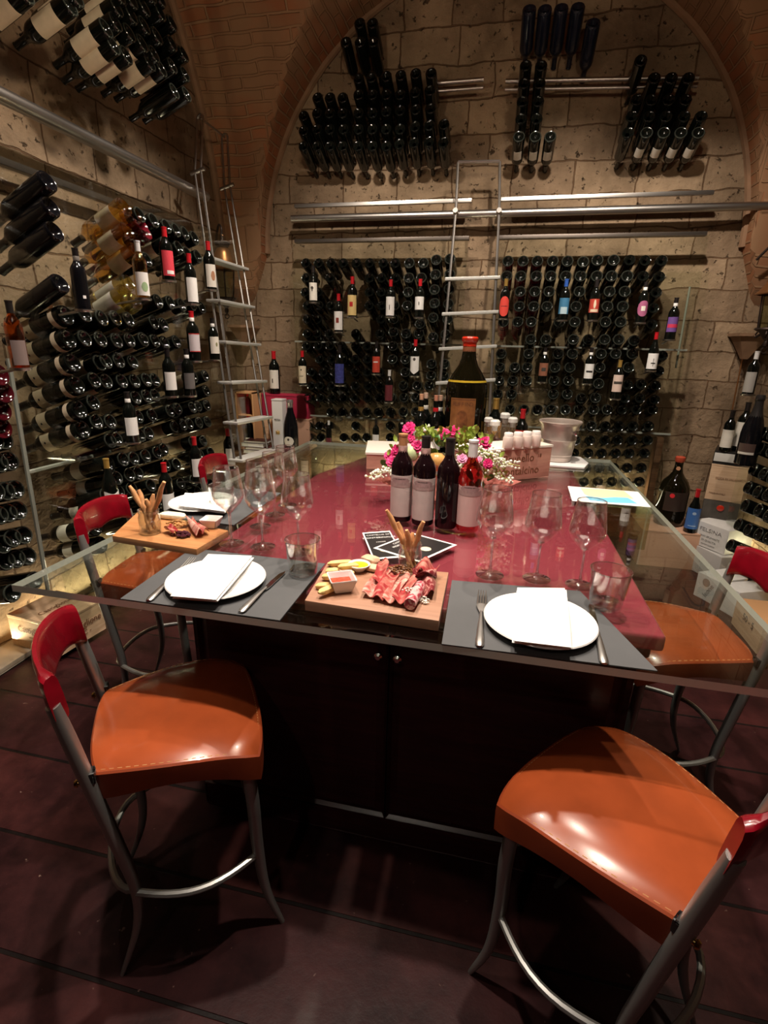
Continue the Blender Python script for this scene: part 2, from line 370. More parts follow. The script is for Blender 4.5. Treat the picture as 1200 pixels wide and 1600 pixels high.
for j, y in enumerate(ys):
    dy = (y - YC + PY / 2) % PY - PY / 2
    for i, x in enumerate(xs):
        za, sa = arc(x - XC, RX, RX); zb, sb = arc(dy, AY, BY)
        z = max(za, zb); grid[i, j] = (bm.verts.new((x, y, z + .006 * math.sin(x * 23) * math.sin(y * 19))), za > zb, math.copysign(sa, x - XC), math.copysign(sb, dy), x, y)
for j in range(len(ys) - 1):
    for i in range(len(xs) - 1):
        q = [grid[i, j], grid[i + 1, j], grid[i + 1, j + 1], grid[i, j + 1]]
        f = bm.faces.new([t[0] for t in q]); A = sum(t[1] for t in q) >= 2
        for l, t in zip(f.loops, q): l[uvl].uv = (t[5], t[2]) if A else (t[4], t[3] + 7)
o = fin(bm, 'ceiling', BRICK, None, True, None, 35); o['kind'] = 'structure'
# raised stone ribs that frame the lunettes
def rib(name, pts, r):
    o = tube(name, pts, r, mat('rib_stone', (.26, .15, .085), .85, var=.2, scale=9, bump=.3), None, 8); o['kind'] = 'structure'
rib('trim_1', [(XC + (RX + .0) * math.cos(a), YB - .02, Z0 + RX * math.sin(a)) for a in [PI * k / 40 for k in range(41)]], .028)
rib('trim_2', [(XL + .02, YC + AY * math.cos(a), Z0 + BY * math.sin(a)) for a in [PI * k / 40 for k in range(41)]], .028)
# light stone kerb along the left wall
o = box('baseboard_left', XL, -2.10, YF, 3.4, FZ, FZ + .03, mat('worn_pale_stone', (.42, .35, .27), .7, var=.15, scale=8, bump=.2), None, .008); o['kind'] = 'structure'
# corbels
def corbel(x, y, a, label):
    bm = bmesh.new(); n = 8; M = Matrix.Translation((x, y, 1.56)) @ Matrix.Rotation(a, 4, 'Z')
    for (z, s) in (): pass
    b_lathe(bm, [(0, 0), (.025, 0), (.05, .04), (.12, .145), (.14, .15), (.14, .17), (0, .17)], 4, 0, M)
    o = fin(bm, 'wall_corbel', mat('rib_stone', (.26, .15, .085)), None, False); tag(o, label, 'corbel')
corbel(-2.13, 4.2, PI / 4, 'tapered stone corbel in the left corner under the lantern')
corbel(1.66, 4.2, PI / 4, 'tapered stone corbel in the right corner above the hanging cable')

# ---------------------------------------------------------------- bottles
BODY = [(0, .022), (.012, .020), (.024, .008), (.030, .0015), (.0345, 0), (.0372, .004), (.0375, .012), (.0375, .188), (.0355, .203), (.029, .217),
        (.0205, .229), (.0158, .240), (.0145, .252), (.0140, .296), (.0155, .297), (.0155, .3), (0, .3)]
BURG = [(0, .022), (.024, .008), (.033, .0015), (.0385, 0), (.041, .005), (.041, .135), (.038, .16), (.030, .19), (.021, .215), (.0155, .24), (.0142, .26), (.0142, .296), (.0155, .297), (.0155, .3), (0, .3)]
CHAM = [(0, .03), (.03, .008), (.038, 0), (.0435, .006), (.0435, .14), (.040, .17), (.031, .205), (.021, .235), (.0165, .262), (.0155, .285), (.018, .288), (.018, .296), (.0155, .298), (.0155, .308), (0, .308)]
CAPS = [(.0152, .246), (.0149, .262), (.0150, .293), (.0163, .2945), (.0163, .3012), (0, .3015)]
_ms = {}
def mesh_of(key, fn):
    if key not in _ms:
        o = fn(); _ms[key] = o.data; bpy.data.objects.remove(o)
    return _ms[key]
def lat_mesh(key, prof, m, n):
    return mesh_of((key, m.name, n), lambda: lathe('m', prof, m, None, n))
def lab_mesh(r, z0, z1, a, m, key, n=10, shape=None):
    def fn():
        bm = bmesh.new(); c = []
        for k in range(n + 1):
            t = k / n; an = -PI / 2 + (t - .5) * 2 * a
            lo, hi = z0, z1
            if shape == 'oval': q = math.sqrt(max(0, 1 - (2 * t - 1) ** 2)); lo, hi = (z0 + z1) / 2 - (z1 - z0) / 2 * max(q, .05), (z0 + z1) / 2 + (z1 - z0) / 2 * max(q, .05)
            if shape == 'shield': lo = z0 + abs(2 * t - 1) * (z1 - z0) * .22
            if shape == 'wave': lo = z0; hi = z1 - (.5 - .5 * math.cos(2 * PI * t)) * (z1 - z0) * .18
            row = [bm.verts.new(((r + d) * math.cos(an), (r + d) * math.sin(an), z)) for (d, z) in ((0, lo), (.0004, lo), (.0004, hi), (0, hi))]
            c.append(row)
        for a_, b_ in zip(c[:-1], c[1:]):
            for k in range(3): bm.faces.new((a_[k], b_[k], b_[k + 1], a_[k + 1]))
        return fin(bm, 'm', m, None, True)
    return mesh_of(('lab', key, m.name, z0, z1, a, r, shape), fn)
def std_bottle(name, M, glassm=DARK, cap=CAPR, lab=PAPER, lz=(.045, .15), la=1.25, emb=None, label='', cat='wine bottle', group=None, sc=1., prof=None, n=24, shape=None, neck=None, liquid=None):
    """a bottle with its parts; M places its base, +Z runs to the neck, the label looks along -Y"""
    prof = prof or BODY
    r = max(p[0] for p in prof)
    root = empty(name); root.matrix_basis = M @ Matrix.Scale(sc, 4)
    new_obj('glass_body', lat_mesh(str(id(prof)), prof, glassm, n), root)
    if cap: new_obj('capsule', lat_mesh('cap', CAPS, cap, 14), root)
    if lab:
        lo = new_obj('paper_label', lab_mesh(r + .0003, lz[0], lz[1], la, lab, 'a', 12, shape), root)
        if emb:
            for (em, z0, z1, a, sh) in emb: new_obj('label_print', lab_mesh(r + .0010, z0, z1, a, em, 'e', 8, sh), lo)
    if neck: new_obj('neck_band', lat_mesh('nb', [(.0155, .235), (.0160, .236), (.0155, .262), (.0150, .263)], neck, 12), root)
    if label: tag(root, label, cat, group)
    return root

ORD = ['', 'first', 'second', 'third', 'fourth', 'fifth', 'sixth', 'seventh', 'eighth', 'ninth', 'tenth', 'eleventh', 'twelfth', 'thirteenth', 'fourteenth', 'fifteenth', 'sixteenth', 'seventeenth']
HEEL = mat('thick_heel_glass', (.028, .032, .026), .10, spec=.9)
def heel_mesh(m, n=18):
    def fn():
        bm = bmesh.new(); b_lathe(bm, BODY, n)
        for f in bm.faces:
            c = f.calc_center_median(); r = math.hypot(c.x, c.y)
            if c.z < .006 and r > .029: f.material_index = 1
            elif c.z < .025 and r < .030: f.material_index = 2
        return fin(bm, 'm', [m, HEEL, DARK])
    return mesh_of(('heel', m.name, n), fn)
LYING = []     # (base, dir, material, label, group, scale, has_label)
def rack_rows(rows, org, sc, ax, val, tilt, where, group, m=DARK, ms=None, length=1.0, dirv=None, lab=None):
    th = math.radians(tilt)
    for ri, (y0, xs_) in enumerate(rows):
        for ci, e in enumerate(xs_):
            x, y = e if isinstance(e, tuple) else (e, y0)
            p = at(org[0] + x / sc, org[1] + y / sc, ax, val)
            d = Vector((0, math.cos(th), -math.sin(th))) if ax == 'y' else Vector((-math.cos(th) * (1 if val < 0 else -1), 0, -math.sin(th)))
            mm = ms(ri, ci) if ms else m
            kind = 'red' if mm is REDG else ('blue-black' if mm is BLUEG else 'dark')
            LYING.append((p, d, mm, '%s bottle lying base-out, %s from left in %s row of %s' % (kind, ORD[ci + 1], ORD[ri + 1], where), group, length, lab(ri, ci) if lab else None))
SR = 2.6087
rightback = [(72, [140, 202, 260, 323, 383, (447, 75), (505, 68), (572, 68), (637, 68), (700, 70), (768, 70)]),
 (133, [135, 192, 256, 315, 376, 437, 503, 563, 627, 692, (758, 136)]),
 (196, [190, 250, 308, 432, 555, 617, (745, 200)]),
 (257, [186, 245, 299, 418, 546, 609, (733, 264)]),
 (320, [122, 180, 235, 350, 413, 538, 600, (727, 330)]),
 (392, [233, 295, 407, 468, 535, 592, (655, 396)]),
 (450, [113, 225, 345, 403, 520, 580, 648, (770, 458)]),
 (506, [107, 168, 219, 332, 393, 515, 632, (755, 520)]),
 (560, [104, 160, 216, 328, 387, (510, 572), (628, 577), (683, 575), (742, 580)]),
 (615, [98, 155, 325, 382, (440, 632), (497, 630), (617, 632), (679, 632), (738, 637)]),
 (678, [148, 205, 260, 315, 375, 430, 490, 545, 605, 665, 730]),
 (745, [420, 480, 538, 594, 650, 715]),
 (803, [355, 415, 475, 535, 588, 648, 710]),
 (856, [350, 410, 468, 523, 580, 635, 698]),
 (915, [400, 460, 515, 572, 628, 685]),
 (972, [450, 508, 565, 620, 677])]
rack_rows(rightback, (740, 380), SR, 'y', 4.0, 19, 'right back rack', 'bottles lying in the right back rack', ms=lambda r, c: REDG if (r < 5 and c < (3 if r < 2 else 2)) or (r == 4 and c < 3) else DARK)
SL = 4.6154
leftA = [(95, [80, 172, 263, 350, 445, 540, 640, 727, 828, 930, (1022, 72), (1122, 65)]),
 (202, [82, 255, 540, 628, 727, 825, 915, (1017, 178), (1120, 175)]),
 (305, [75, 170, 540, 625, 820, (1010, 287), (1115, 280)]),
 (402, [92, 175, 262, 538, 628, 720, 813, (1010, 385), (1110, 390)]),
 (500, [90, 167, 622, 715, (905, 535), (1000, 490), (1105, 500)]),
 (604, [90, 162, 250, 440, 615, (713, 592), 805, 897, (1000, 630), (1090, 610)]),
 (694, [85, 168, 255, 340, 440, 522, 710, 810])]
leftB = [(52, [180, 265, 350, 435, 525, 707, 800, (988, 85), (1082, 85)]),
 (145, [120, 205, 290, 435, 525, 610, 800, (985, 168), (1078, 175)]),
 (242, [120, 180, 265, 350, 435, 530, 610, 785, 885, 972]),
 (328, [97, 185, 270, 355, 430, 525, 612, 700, 790, 875]),
 (432, [260, 345, 430, 520, 605, 693, 785, 875]),
 (530, [95, 180, 250, 440, 690, 780]),
 (616, [105, 190, 355, 440, 520, 690, 780])]
rack_rows(leftA + [(y + 160 * SL, [(e[0], e[1] + 160 * SL) if isinstance(e, tuple) else e for e in xs_]) for (y, xs_) in leftB], (460, 390), SL, 'y', 4.0, 19, 'left back rack', 'bottles lying in the left back rack')
rack_rows([(105, [485, 545]), (193, [420, 487, 548])], (400, 0), 3, 'y', 4.0, 25, 'small cluster under the arch top', 'bottles in the small cluster under the arch')
rack_rows([(350, [(480, 365), (540, 360), (610, 355), 678, (748, 342), (820, 340)]),
 (440, [(287, 455), (345, 455), (405, 455), 480, 545, 610, 675, (745, 430), (815, 420)]),
 (527, [(222, 540), 285, 345, 405, 480, 545, (610, 520), (675, 515), (748, 510), (818, 505)]),
 (603, [(222, 610), 285, 345, 410, 480, 545, 610, 675, (745, 590), (812, 585), (880, 580)]),
 (683, [222, 285, 345, 405, 478, 545, 610, (672, 673), (740, 667), (810, 663), (878, 665)])], (400, 0), 3, 'y', 4.0, 22, 'wide upper back cluster', 'bottles in the wide upper cluster')
rack_rows([(36, [(82, 40), (155, 40), (232, 35), (310, 30), (382, 105)])], (800, 0), 3, 'y', 4.0, 33, 'top right group', 'blue-black bottles at the top right', m=BLUEG, length=1.12)
rack_rows([(304, [65, 137]), (387, [57, 130]), (472, [50, 123]), (554, [43, 116]), (638, [33, 110, 180])], (800, 0), 3, 'y', 4.0, 22, 'narrow upper column', 'bottles in the narrow upper column', lab=lambda r, c: PAPER if r == 4 else None)
rack_rows([(280, [605]), (363, [668, 748, 828]), (465, [585, 655, 735, 815]), (543, [563, 643, 723, 808, 888]), (620, [545, 632, 713, 793, 875])], (800, 0), 3, 'y', 4.0, 22, 'upper right cluster', 'bottles in the upper right cluster', lab=lambda r, c: PAPER if r == 4 and c else None)
# left wall, crop origin (0,380) at 3x
XLB = -1.78
leftwall = [(-45, [(657, -135), (723, -108), (783, -81), (828, -63), (870, -48), (915, -27)]),
 (10, [(690, 75), (777, 3), (840, 18), (880, 45), (930, 60)]),
 (275, [(744, 270), (801, 276), (855, 288), (905, 285), (948, 300)]),
 (355, [(400, 330), (480, 350), (545, 350), (605, 355), (725, 370), (770, 380)]),
 (450, [(400, 445), (475, 450), (550, 455), (610, 452), (675, 450), (730, 455), (775, 465), (830, 460)]),
 (550, [(470, 560), (500, 552), (560, 550), (625, 555)]),
 (645, [(445, 640), (500, 645), (575, 645), (635, 645), (690, 640), (730, 640), (910, 625), (965, 620)]),
 (715, [(440, 745), (640, 722), (690, 715), (730, 710), (905, 695), (970, 690)]),
 (780, [(455, 835), (520, 835), (650, 812), (715, 805), (800, 785), (835, 775), (905, 768), (930, 762), (972, 758)]),
 (870, [(520, 925), (550, 918), (660, 900), (700, 890), (820, 858), (860, 850), (890, 845), (935, 840), (975, 835)]),
 (960, [(580, 1012), (630, 1008), (685, 995), (740, 980), (770, 965), (905, 930), (955, 925)]),
 (1030, [(550, 1100), (610, 1085), (650, 1078), (780, 1040), (830, 1035), (940, 990), (990, 980)]),
 (1110, [(500, 1180), (560, 1165), (620, 1150), (710, 1135), (850, 1125), (910, 1112), (970, 1055), (1000, 1045)]),
 (1180, [(680, 1215), (740, 1200), (800, 1195), (870, 1180), (930, 1165), (990, 1130)]),
 (1260, [(640, 1300), (700, 1285), (760, 1270), (820, 1255), (900, 1235)])]
rack_rows(leftwall, (0, 380), 3, 'x', XLB, 19, 'left wall rack', 'bottles lying in the left wall rack', lab=lambda r, c: (CREAM if (r * 7 + c * 3) % 5 == 0 else None))
rack_rows([(0, [(40, 150), (-40, 160)]), (1, [(90, 330), (0, 345)]), (2, [(140, 570), (60, 585), (-30, 590)]), (3, [(165, 750), (80, 770), (0, 790)]), (4, [(210, 960), (115, 985), (30, 1040)]), (5, [(245, 1140), (150, 1160), (60, 1180)]), (6, [(300, 1345), (110, 1455)])],
          (0, 660), 5.4545, 'x', XLB, 14, 'left edge rack', 'bottles lying in the left edge rack')
# upper left cluster over the rail, crop origin (120,0) at 6x
rack_rows([(120, [(790, -20), (700, -60), (600, -110)]), (240, [(900, 210), (790, 110), (640, 60), (520, -10), (400, -60)]), (450, [(1010, 500), (900, 400), (760, 330), (640, 230), (520, 130), (380, 60)]),
           (650, [(1020, 690), (900, 610), (730, 500), (620, 400), (500, 300), (370, 200)]), (880, [(1035, 880), (920, 850), (800, 640), (690, 580), (470, 510), (350, 420)])],
          (120, 0), 6, 'x', XLB, 22, 'top left corner rack', 'bottles in the top left corner rack', lab=lambda r, c: CREAM if c >= (1 if r < 1 else 2) else None)
rack_rows([(0, [(360, -20), (180, -90)]), (1, [(500, 130), (330, 20), (120, -40)])], (0, 0), 3, 'x', XLB, 22, 'top left frame edge', 'bottles at the top left frame edge', lab=lambda r, c: CREAM)
# right wall, crop origin (1040,700) at 6.67x
rack_rows([(0, [(1000, -160), (1100, -150)]), (1, [(975, 0), (1090, 20)]), (2, [(905, 215), (1010, 260), (1100, 300)]), (3, [(850, 400), (950, 450), (1050, 480)]), (4, [(820, 590), (960, 640), (1060, 700)]),
           (5, [(750, 790), (850, 845), (960, 890), (1060, 930)]), (6, [(665, 1005), (760, 1060), (860, 1105), (960, 1150), (1060, 1190)])],
          (1040, 700), 6.667, 'x', 1.52, 19, 'right wall rack', 'bottles lying in the right wall rack')
camp = Vector((0, 0, CAM_H))
LYING.sort(key=lambda t: (t[0] - camp).length - (3 if t[6] else 0))
def uses_label(m): return m is not None
for i, (p, d, m, lb, grp, ln, labm) in enumerate(LYING[:300]):
    M = frame_dir(p, d)
    if labm:
        # label turned to the underside seen from the table
        z = M.to_3x3() @ Vector((0, 0, 1)); v = (camp - p); v = (v - z * v.dot(z)).normalized()
        y = -v; x = y.cross(z)
        R = Matrix((x, y, z)).transposed().to_4x4()
        root = empty('wine_bottle'); root.matrix_basis = Matrix.Translation(p) @ R @ Matrix.Scale(1.02, 4)
        new_obj('glass_body', heel_mesh(m), root)
        new_obj('paper_label', lab_mesh(.0378, .06, .165, 1.2, labm, 'l', 8) if p.x < -1.7 else lab_mesh(.0378, .09, .16, .7, labm, 'l', 8), root)
        tag(root, lb.replace('bottle lying', 'labelled bottle lying'), 'wine bottle', grp)
    else:
        o = new_obj('wine_bottle', heel_mesh(m)); o.matrix_basis = M @ Matrix.Scale(ln * (1.0 if p.x < -1.7 else 1.06), 4)
        tag(o, lb, 'wine bottle', grp)
rest = LYING[300:]
if rest:
    bm = bmesh.new(); ml = [DARK, REDG, BLUEG]
    for (p, d, m, lb, grp, ln, labm) in rest:
        b_lathe(bm, BODY[1:-1], 12, ml.index(m) if m in ml else 0, frame_dir(p, d) @ Matrix.Scale(ln, 4))
    o = fin(bm, 'wine_bottles', ml); tag(o, 'many distant dark wine bottles lying base-out in the far racks on the back wall', 'wine bottles', None, 'stuff')


# ---------------------------------------------------------------- racks, rails, shelves
def quad_panel(name, x0, x1, y0, y1, z0, z1, parent):
    return box(name, x0, x1, y0, y1, z0, z1, PANEL, parent, 0)
def bar(name, a, b, r, m, parent): return tube(name, [a, b], r, m, parent, 10)
rackR = tag(empty('bottle_rack', (.55, 4.1, 1.5)), 'clear panel bottle rack on the back wall right of the back ladder', 'rack')
rackL = tag(empty('bottle_rack', (-1., 4.1, 1.5)), 'clear panel bottle rack on the back wall left of the back ladder', 'rack')
rackW = tag(empty('bottle_rack', (-2., 2.7, 1.5)), 'clear panel bottle rack along the left stone wall', 'rack')
rackE = tag(empty('bottle_rack', (1.6, 3.3, 1.)), 'clear panel bottle rack on the right wall at the frame edge', 'rack')
def P(o, *a): return tuple(a[i] - o.location[i] for i in range(3))
def rpart(o, name, x0, x1, y0, y1, z0, z1, m, bv=.002):
    q = box(name, x0, x1, y0, y1, z0, z1, m, o, bv); q.location = [-v for v in o.location]; return q
for (o, xa, xb, za) in ((rackR, -.10, 1.24, .42), (rackL, -1.62, -.30, .42)):
    for (z0, z1) in ((za, 1.02), (1.04, 1.60), (1.62, 2.32)):
        rpart(o, 'glass_panel', xa, xb, 4.05, 4.06, z0, z1, PANEL, 0)
    for z in (1.03, 1.61):
        rpart(o, 'panel_edge', xa, xb, 4.045, 4.065, z - .006, z + .006, EDGE2, .001)
    rpart(o, 'bracket_bar', xa, xb, 4.10, 4.15, 2.325, 2.35, mat('dark_steel_bar', (.10, .085, .075), .4, .8))
    rpart(o, 'upper_bar', xa, xb, 4.12, 4.15, 2.565, 2.59, STEEL)
for (xa, xb) in ((-1.66, 1.60),):
    t = tube('ladder_rail', [(xa, 4.16, 2.50), (xb, 4.16, 2.50)], .026, STEEL); tag(t, 'long horizontal steel ladder rail across the back wall', 'rail')
for i, (a, b, y, lb) in enumerate(((683, 756, 127, 'short steel rail on the back wall right of the wide bottle cluster'), (790, 1092, 124, 'pale steel rail high on the back wall by the upper right bottles'))):
    p = at(a, y + 3, 'y', 4.14); q = at(b, y - 3, 'y', 4.14)
    o = empty('wall_rail', p); tag(o, lb, 'rail')
    tube('rail_tube', [(0, 0, 0), q - p], .014, STEEL, o); tube('rail_tube', [(0, 0, -.045), (q - p) + Vector((0, 0, -.045))], .010, STEEL, o)
t = tube('ladder_rail', [(-2.06, .2, 2.51), (-2.06, 3.62, 2.53)], .032, STEEL); tag(t, 'thick steel ladder rail running along the left wall', 'rail')
rpart(rackW, 'bracket_bar', -2.20, -2.16, .6, 3.5, 2.30, 2.33, mat('dark_steel_bar', (.10, .085, .075), .4, .8))
for (y0, y1, z0, z1) in ((1.72, 3.6, 1.06, 2.26), (1.76, 3.6, .30, 1.03)):
    rpart(rackW, 'glass_panel', -1.86, -1.85, y0, y1, z0, z1, PANEL, 0)
a = at(43, 738, 'x', -1.86); b = at(13, 560, 'x', -1.86); c = at(172, 706, 'x', -1.86); d = at(75, 922, 'x', -1.86)
for (u, v) in ((a, b), (a, c), (a, d)):
    q = tube('panel_edge', [u - Vector(rackW.location), v - Vector(rackW.location)], .009, EDGE2, rackW, 6)
rpart(rackE, 'glass_panel', 1.60, 1.61, 2.3, 3.75, .3, 1.3, PANEL, 0)
q = bar('panel_edge', at(1078, 448, 'y', 4.1) - Vector(rackR.location), at(1056, 575, 'y', 4.1) - Vector(rackR.location), .007, EDGE2, rackR)
# brown timber post beside the right rack
o = box('timber_post', 1.20, 1.25, 4.2, 4.28, FZ, .98, wood_mat('old_brown_timber', (.13, .06, .03), (.20, .10, .05), .6), None, .004)
tag(o, 'old brown timber post at the right end of the back rack', 'post')

def display(top, base, ax, val, rz, rack, label, prof=None, ring=True, n=20, **kw):
    p = at(base[0], base[1], ax, val)
    best = min([.6 + .01 * k for k in range(140)], key=lambda s: abs(proj(p + Vector((0, 0, .3 * s)))[1] - top[1]))
    M = Matrix.Translation(p) @ Matrix.Rotation(rz, 4, 'Z')
    kw['sc'] = best
    r = std_bottle('wine_bottle', M, label=label, prof=prof, n=n, group=None, **kw)
    if ring:
        rr = .040 * best
        bm = bmesh.new(); c = p - Vector(rack.location)
        b_lathe(bm, [(rr * .5, -.004), (rr * 1.05, -.004), (rr * 1.12, 0), (rr * 1.12, .006), (rr * 1.03, .006), (rr * 1.03, -.001), (rr * .5, -.001), (rr * .5, -.004)], 20, 0, Matrix.Translation(c))
        nrm = Vector((0, 1, 0)) if ax == 'y' else Vector((-1 if val < 0 else 1, 0, 0))
        b_tube(bm, [c + nrm * rr + Vector((0, 0, -.003)), c + nrm * (rr + .11) + Vector((0, 0, -.02))], .005, 6)
        fin(bm, 'ring_shelf', STEEL, rack)
    return r
YD = 3.86
B = lambda x, y: (460 + x / SL, 390 + y / SL)
C = lambda x, y: (740 + x / SR, 380 + y / SR)
OLIVE = mat('dark_print', (.06, .05, .04), .7)
display(B(147, 120), B(140, 385), 'y', YD, 0, rackL, 'standing bottle with cream label and round black emblem, top left of back rack', lab=PAPER, cap=CAPK, lz=(.02, .165), emb=[(OLIVE, .11, .135, .35, 'oval'), (OLIVE, .095, .11, .12, None)])
display(B(420, 195), B(418, 490), 'y', YD, 0, rackL, 'standing bottle with yellow label and red square, red capsule, back rack', lab=mat('yellow_label', (.80, .60, .25), .6), cap=CAPR, lz=(.015, .165), emb=[(INKR, .08, .115, .35, None)])
display(B(325, 322), B(320, 598), 'y', YD, 0, rackL, 'standing bottle with white label and brown red square, left back rack', lab=PAPERW, cap=CAPR, lz=(.02, .165), emb=[(mat('brown_red_ink', (.25, .04, .03), .6), .075, .115, .32, None)])
display(B(708, 218), B(690, 490), 'y', YD, 0, rackL, 'standing bottle with tall white label beside the left rack centre', lab=PAPERW, cap=CAPR, lz=(.015, .165), emb=[(OLIVE, .06, .10, .08, None)])
display(B(905, 212), B(898, 495), 'y', YD, 0, rackL, 'standing bottle with short white label nearest left of the back ladder top', lab=PAPERW, cap=CAPR, lz=(.065, .165), emb=[(OLIVE, .10, .125, .08, None)])
display(B(885, 650), B(865, 915), 'y', YD, 0, rackL, 'standing bottle with white shield shaped label and dark seal', lab=PAPERW, cap=CAPR, lz=(.02, .165), shape='shield', emb=[(OLIVE, .13, .155, .3, 'oval')])
display(B(605, 662), B(590, 900), 'y', YD, 0, rackL, 'standing bottle with bright red label and black capsule', lab=mat('bright_red_label', (.62, .07, .04), .5), cap=CAPK, lz=(.02, .165), emb=[(PAPERW, .11, .12, .6, None)])
display(B(325, 692), B(328, 980), 'y', YD, 0, rackL, 'standing bottle with dark blue mottled label', lab=mat('dark_blue_label', (.05, .06, .28), .5, var=.4, scale=60), cap=CAPK, lz=(.02, .165))
display(B(68, 730), B(62, 978), 'y', YD, 0, rackL, 'standing bottle with cream label and grey crest at the rack\'s far left edge', lab=CREAM, cap=CAPR, lz=(.02, .17), emb=[(OLIVE, .13, .145, .15, 'oval'), (OLIVE, .08, .084, .5, None)])
display(B(688, 868), B(680, 1103), 'y', YD, 0, rackL, 'standing bottle with dark maroon label', lab=mat('maroon_label', (.14, .02, .03), .5), cap=CAPW, lz=(.02, .165))
display((590, 656), (587, 698), 'y', YD, 0, rackL, 'small standing bottle with white label just above the table edge behind the flowers', lab=PAPERW, cap=CAPK, lz=(.02, .14))
display((517, 661), (514, 693), 'y', YD, 0, rackL, 'small dark standing bottle with pale neck low in the left back rack', lab=mat('maroon_label', (.14, .02, .03), .5), cap=CAPW, lz=(.02, .08))
display((628, 657), (627, 692), 'y', YD, 0, rackL, 'small dark standing bottle behind the magenta flowers, pale neck band', lab=None, cap=CAPK, neck=PAPERW)
display(C(135, 146), C(120, 310), 'y', YD, 0, rackR, 'standing bottle with red oval label and gold capsule right of the back ladder', lab=mat('vermilion_label', (.85, .08, .06), .5), cap=CAPG, lz=(.02, .17), shape='oval', emb=[(INK, .095, .098, .7, None)])
display(C(378, 148), C(360, 317), 'y', YD, 0, rackR, 'standing bottle with blue label and blue capsule', lab=mat('sea_blue_label', (.05, .20, .36), .5), cap=CAPB, lz=(.05, .165), emb=[(mat('ice_blue_print', (.45, .62, .70), .5), .05, .10, .7, None)])
display(C(502, 150), C(482, 317), 'y', YD, 0, rackR, 'standing bottle with red and cream pictured label', lab=mat('red_picture_label', (.50, .06, .04), .5), cap=CAPK, lz=(.06, .16), emb=[(CREAM, .09, .155, .25, 'oval'), (CREAM, .065, .085, .8, None)])
display(C(692, 158), C(677, 327), 'y', YD, 0, rackR, 'standing bottle with pink purple label around a cream square', lab=mat('pink_purple_label', (.42, .12, .24), .5), cap=CAPK, neck=PAPERW, lz=(.05, .165), shape='oval', emb=[(PAPER, .09, .125, .4, None)])
display(C(812, 222), C(797, 396), 'y', YD, 0, rackR, 'standing bottle with red and blue label at the right end of the back rack', lab=mat('violet_label', (.16, .08, .30), .5), cap=CAPK, neck=PAPERW, lz=(.06, .165), emb=[(mat('crimson_print', (.6, .04, .10), .5), .09, .115, 1.1, None)])
display(C(733, 363), C(720, 522), 'y', YD, 0, rackR, 'standing bottle with red capsule and white label of black strokes', lab=PAPERW, cap=CAPR, lz=(.02, .14), prof=BURG, emb=[(INK, .06, .068, .4, None), (INK, .04, .10, .05, None)])
display(C(290, 425), C(278, 568), 'y', YD, 0, rackR, 'standing bottle with reddish brown label', lab=mat('russet_label', (.30, .12, .07), .5), cap=CAPK, neck=PAPERW, lz=(.06, .17), emb=[(OLIVE, .10, .13, .5, None)])
display(C(472, 426), C(462, 575), 'y', YD, 0, rackR, 'standing bottle with white label and thin black lettering, black capsule', lab=PAPERW, cap=CAPK, neck=PAPERW, lz=(.05, .17), emb=[(INK, .10, .115, .7, None)])
display(C(587, 478), C(575, 636), 'y', YD, 0, rackR, 'standing bottle with two pale pink labels and gold capsule', lab=mat('pale_pink_label', (.75, .58, .50), .6), cap=CAPG, lz=(.06, .19), emb=[(OLIVE, .12, .14, .9, None)])
XD = -1.66; RZ = math.radians(62)
display((106, 388), (131, 486), 'x', XD, RZ, rackW, 'large black bottle with tiny white print standing alone on a ring', lab=MILKY, cap=CAPK, glassm=MILKY, lz=(.02, .17), la=1., emb=[(PAPERW, .06, .075, .2, None)], neck=mat('smoke_band', (.2, .18, .16), .4))
display((205, 377), (224, 468), 'x', XD, RZ, rackW, 'pale golden wine bottle with white label and green leaf print', lab=PAPERW, cap=CAPW, glassm=AMBER, lz=(.02, .14), emb=[(mat('leaf_green_print', (.35, .50, .28), .6), .04, .09, .5, 'oval')])
display((246, 355), (264, 440), 'x', XD, RZ, rackW, 'standing bottle with red capsule and bright red label, left wall', lab=mat('rose_red_label', (.75, .06, .09), .5), cap=CAPR, lz=(.03, .17), emb=[(PAPERW, .04, .06, .6, None)])
display((280, 397), (301, 476), 'x', XD, RZ, rackW, 'standing bottle with red capsule and white label on the left wall', lab=PAPERW, cap=CAPR, lz=(.015, .16))
display((312, 378), (330, 454), 'x', XD, RZ, rackW, 'standing bottle partly behind the left ladder, red capsule and white label', lab=PAPER, cap=CAPR, lz=(.02, .16), emb=[(mat('tan_print', (.45, .22, .12), .6), .06, .12, .4, 'oval')])
display((287, 486), (305, 565), 'x', XD, RZ, rackW, 'standing bottle with lilac grey label edged in red', lab=mat('lilac_label', (.62, .56, .60), .6), cap=CAPR, neck=PAPERW, lz=(.06, .17), emb=[(INKR, .165, .17, 1.2, None), (INKR, .06, .065, 1.2, None)])
display((321, 497), (336, 563), 'x', XD, RZ, rackW, 'standing bottle with cream label beside the left ladder, black capsule', lab=PAPER, cap=CAPK, neck=PAPERW, lz=(.05, .17), emb=[(mat('olive_print', (.25, .25, .12), .6), .10, .13, .2, 'oval')])
display((248, 543), (268, 620), 'x', XD, RZ, rackW, 'black capped standing bottle with plain square white label mid left wall', lab=PAPERW, cap=CAPK, lz=(.045, .155))
display((279, 545), (297, 619), 'x', XD, RZ, rackW, 'black capped standing bottle with smoky grey label', lab=mat('smoky_label', (.14, .13, .13), .5), cap=CAPK, neck=PAPERW, lz=(.05, .15))
display((189, 613), (208, 692), 'x', XD, RZ, rackW, 'black capped standing bottle with white label and pale neck band, lower left wall', lab=PAPERW, cap=CAPK, neck=PAPERW, lz=(.05, .155))
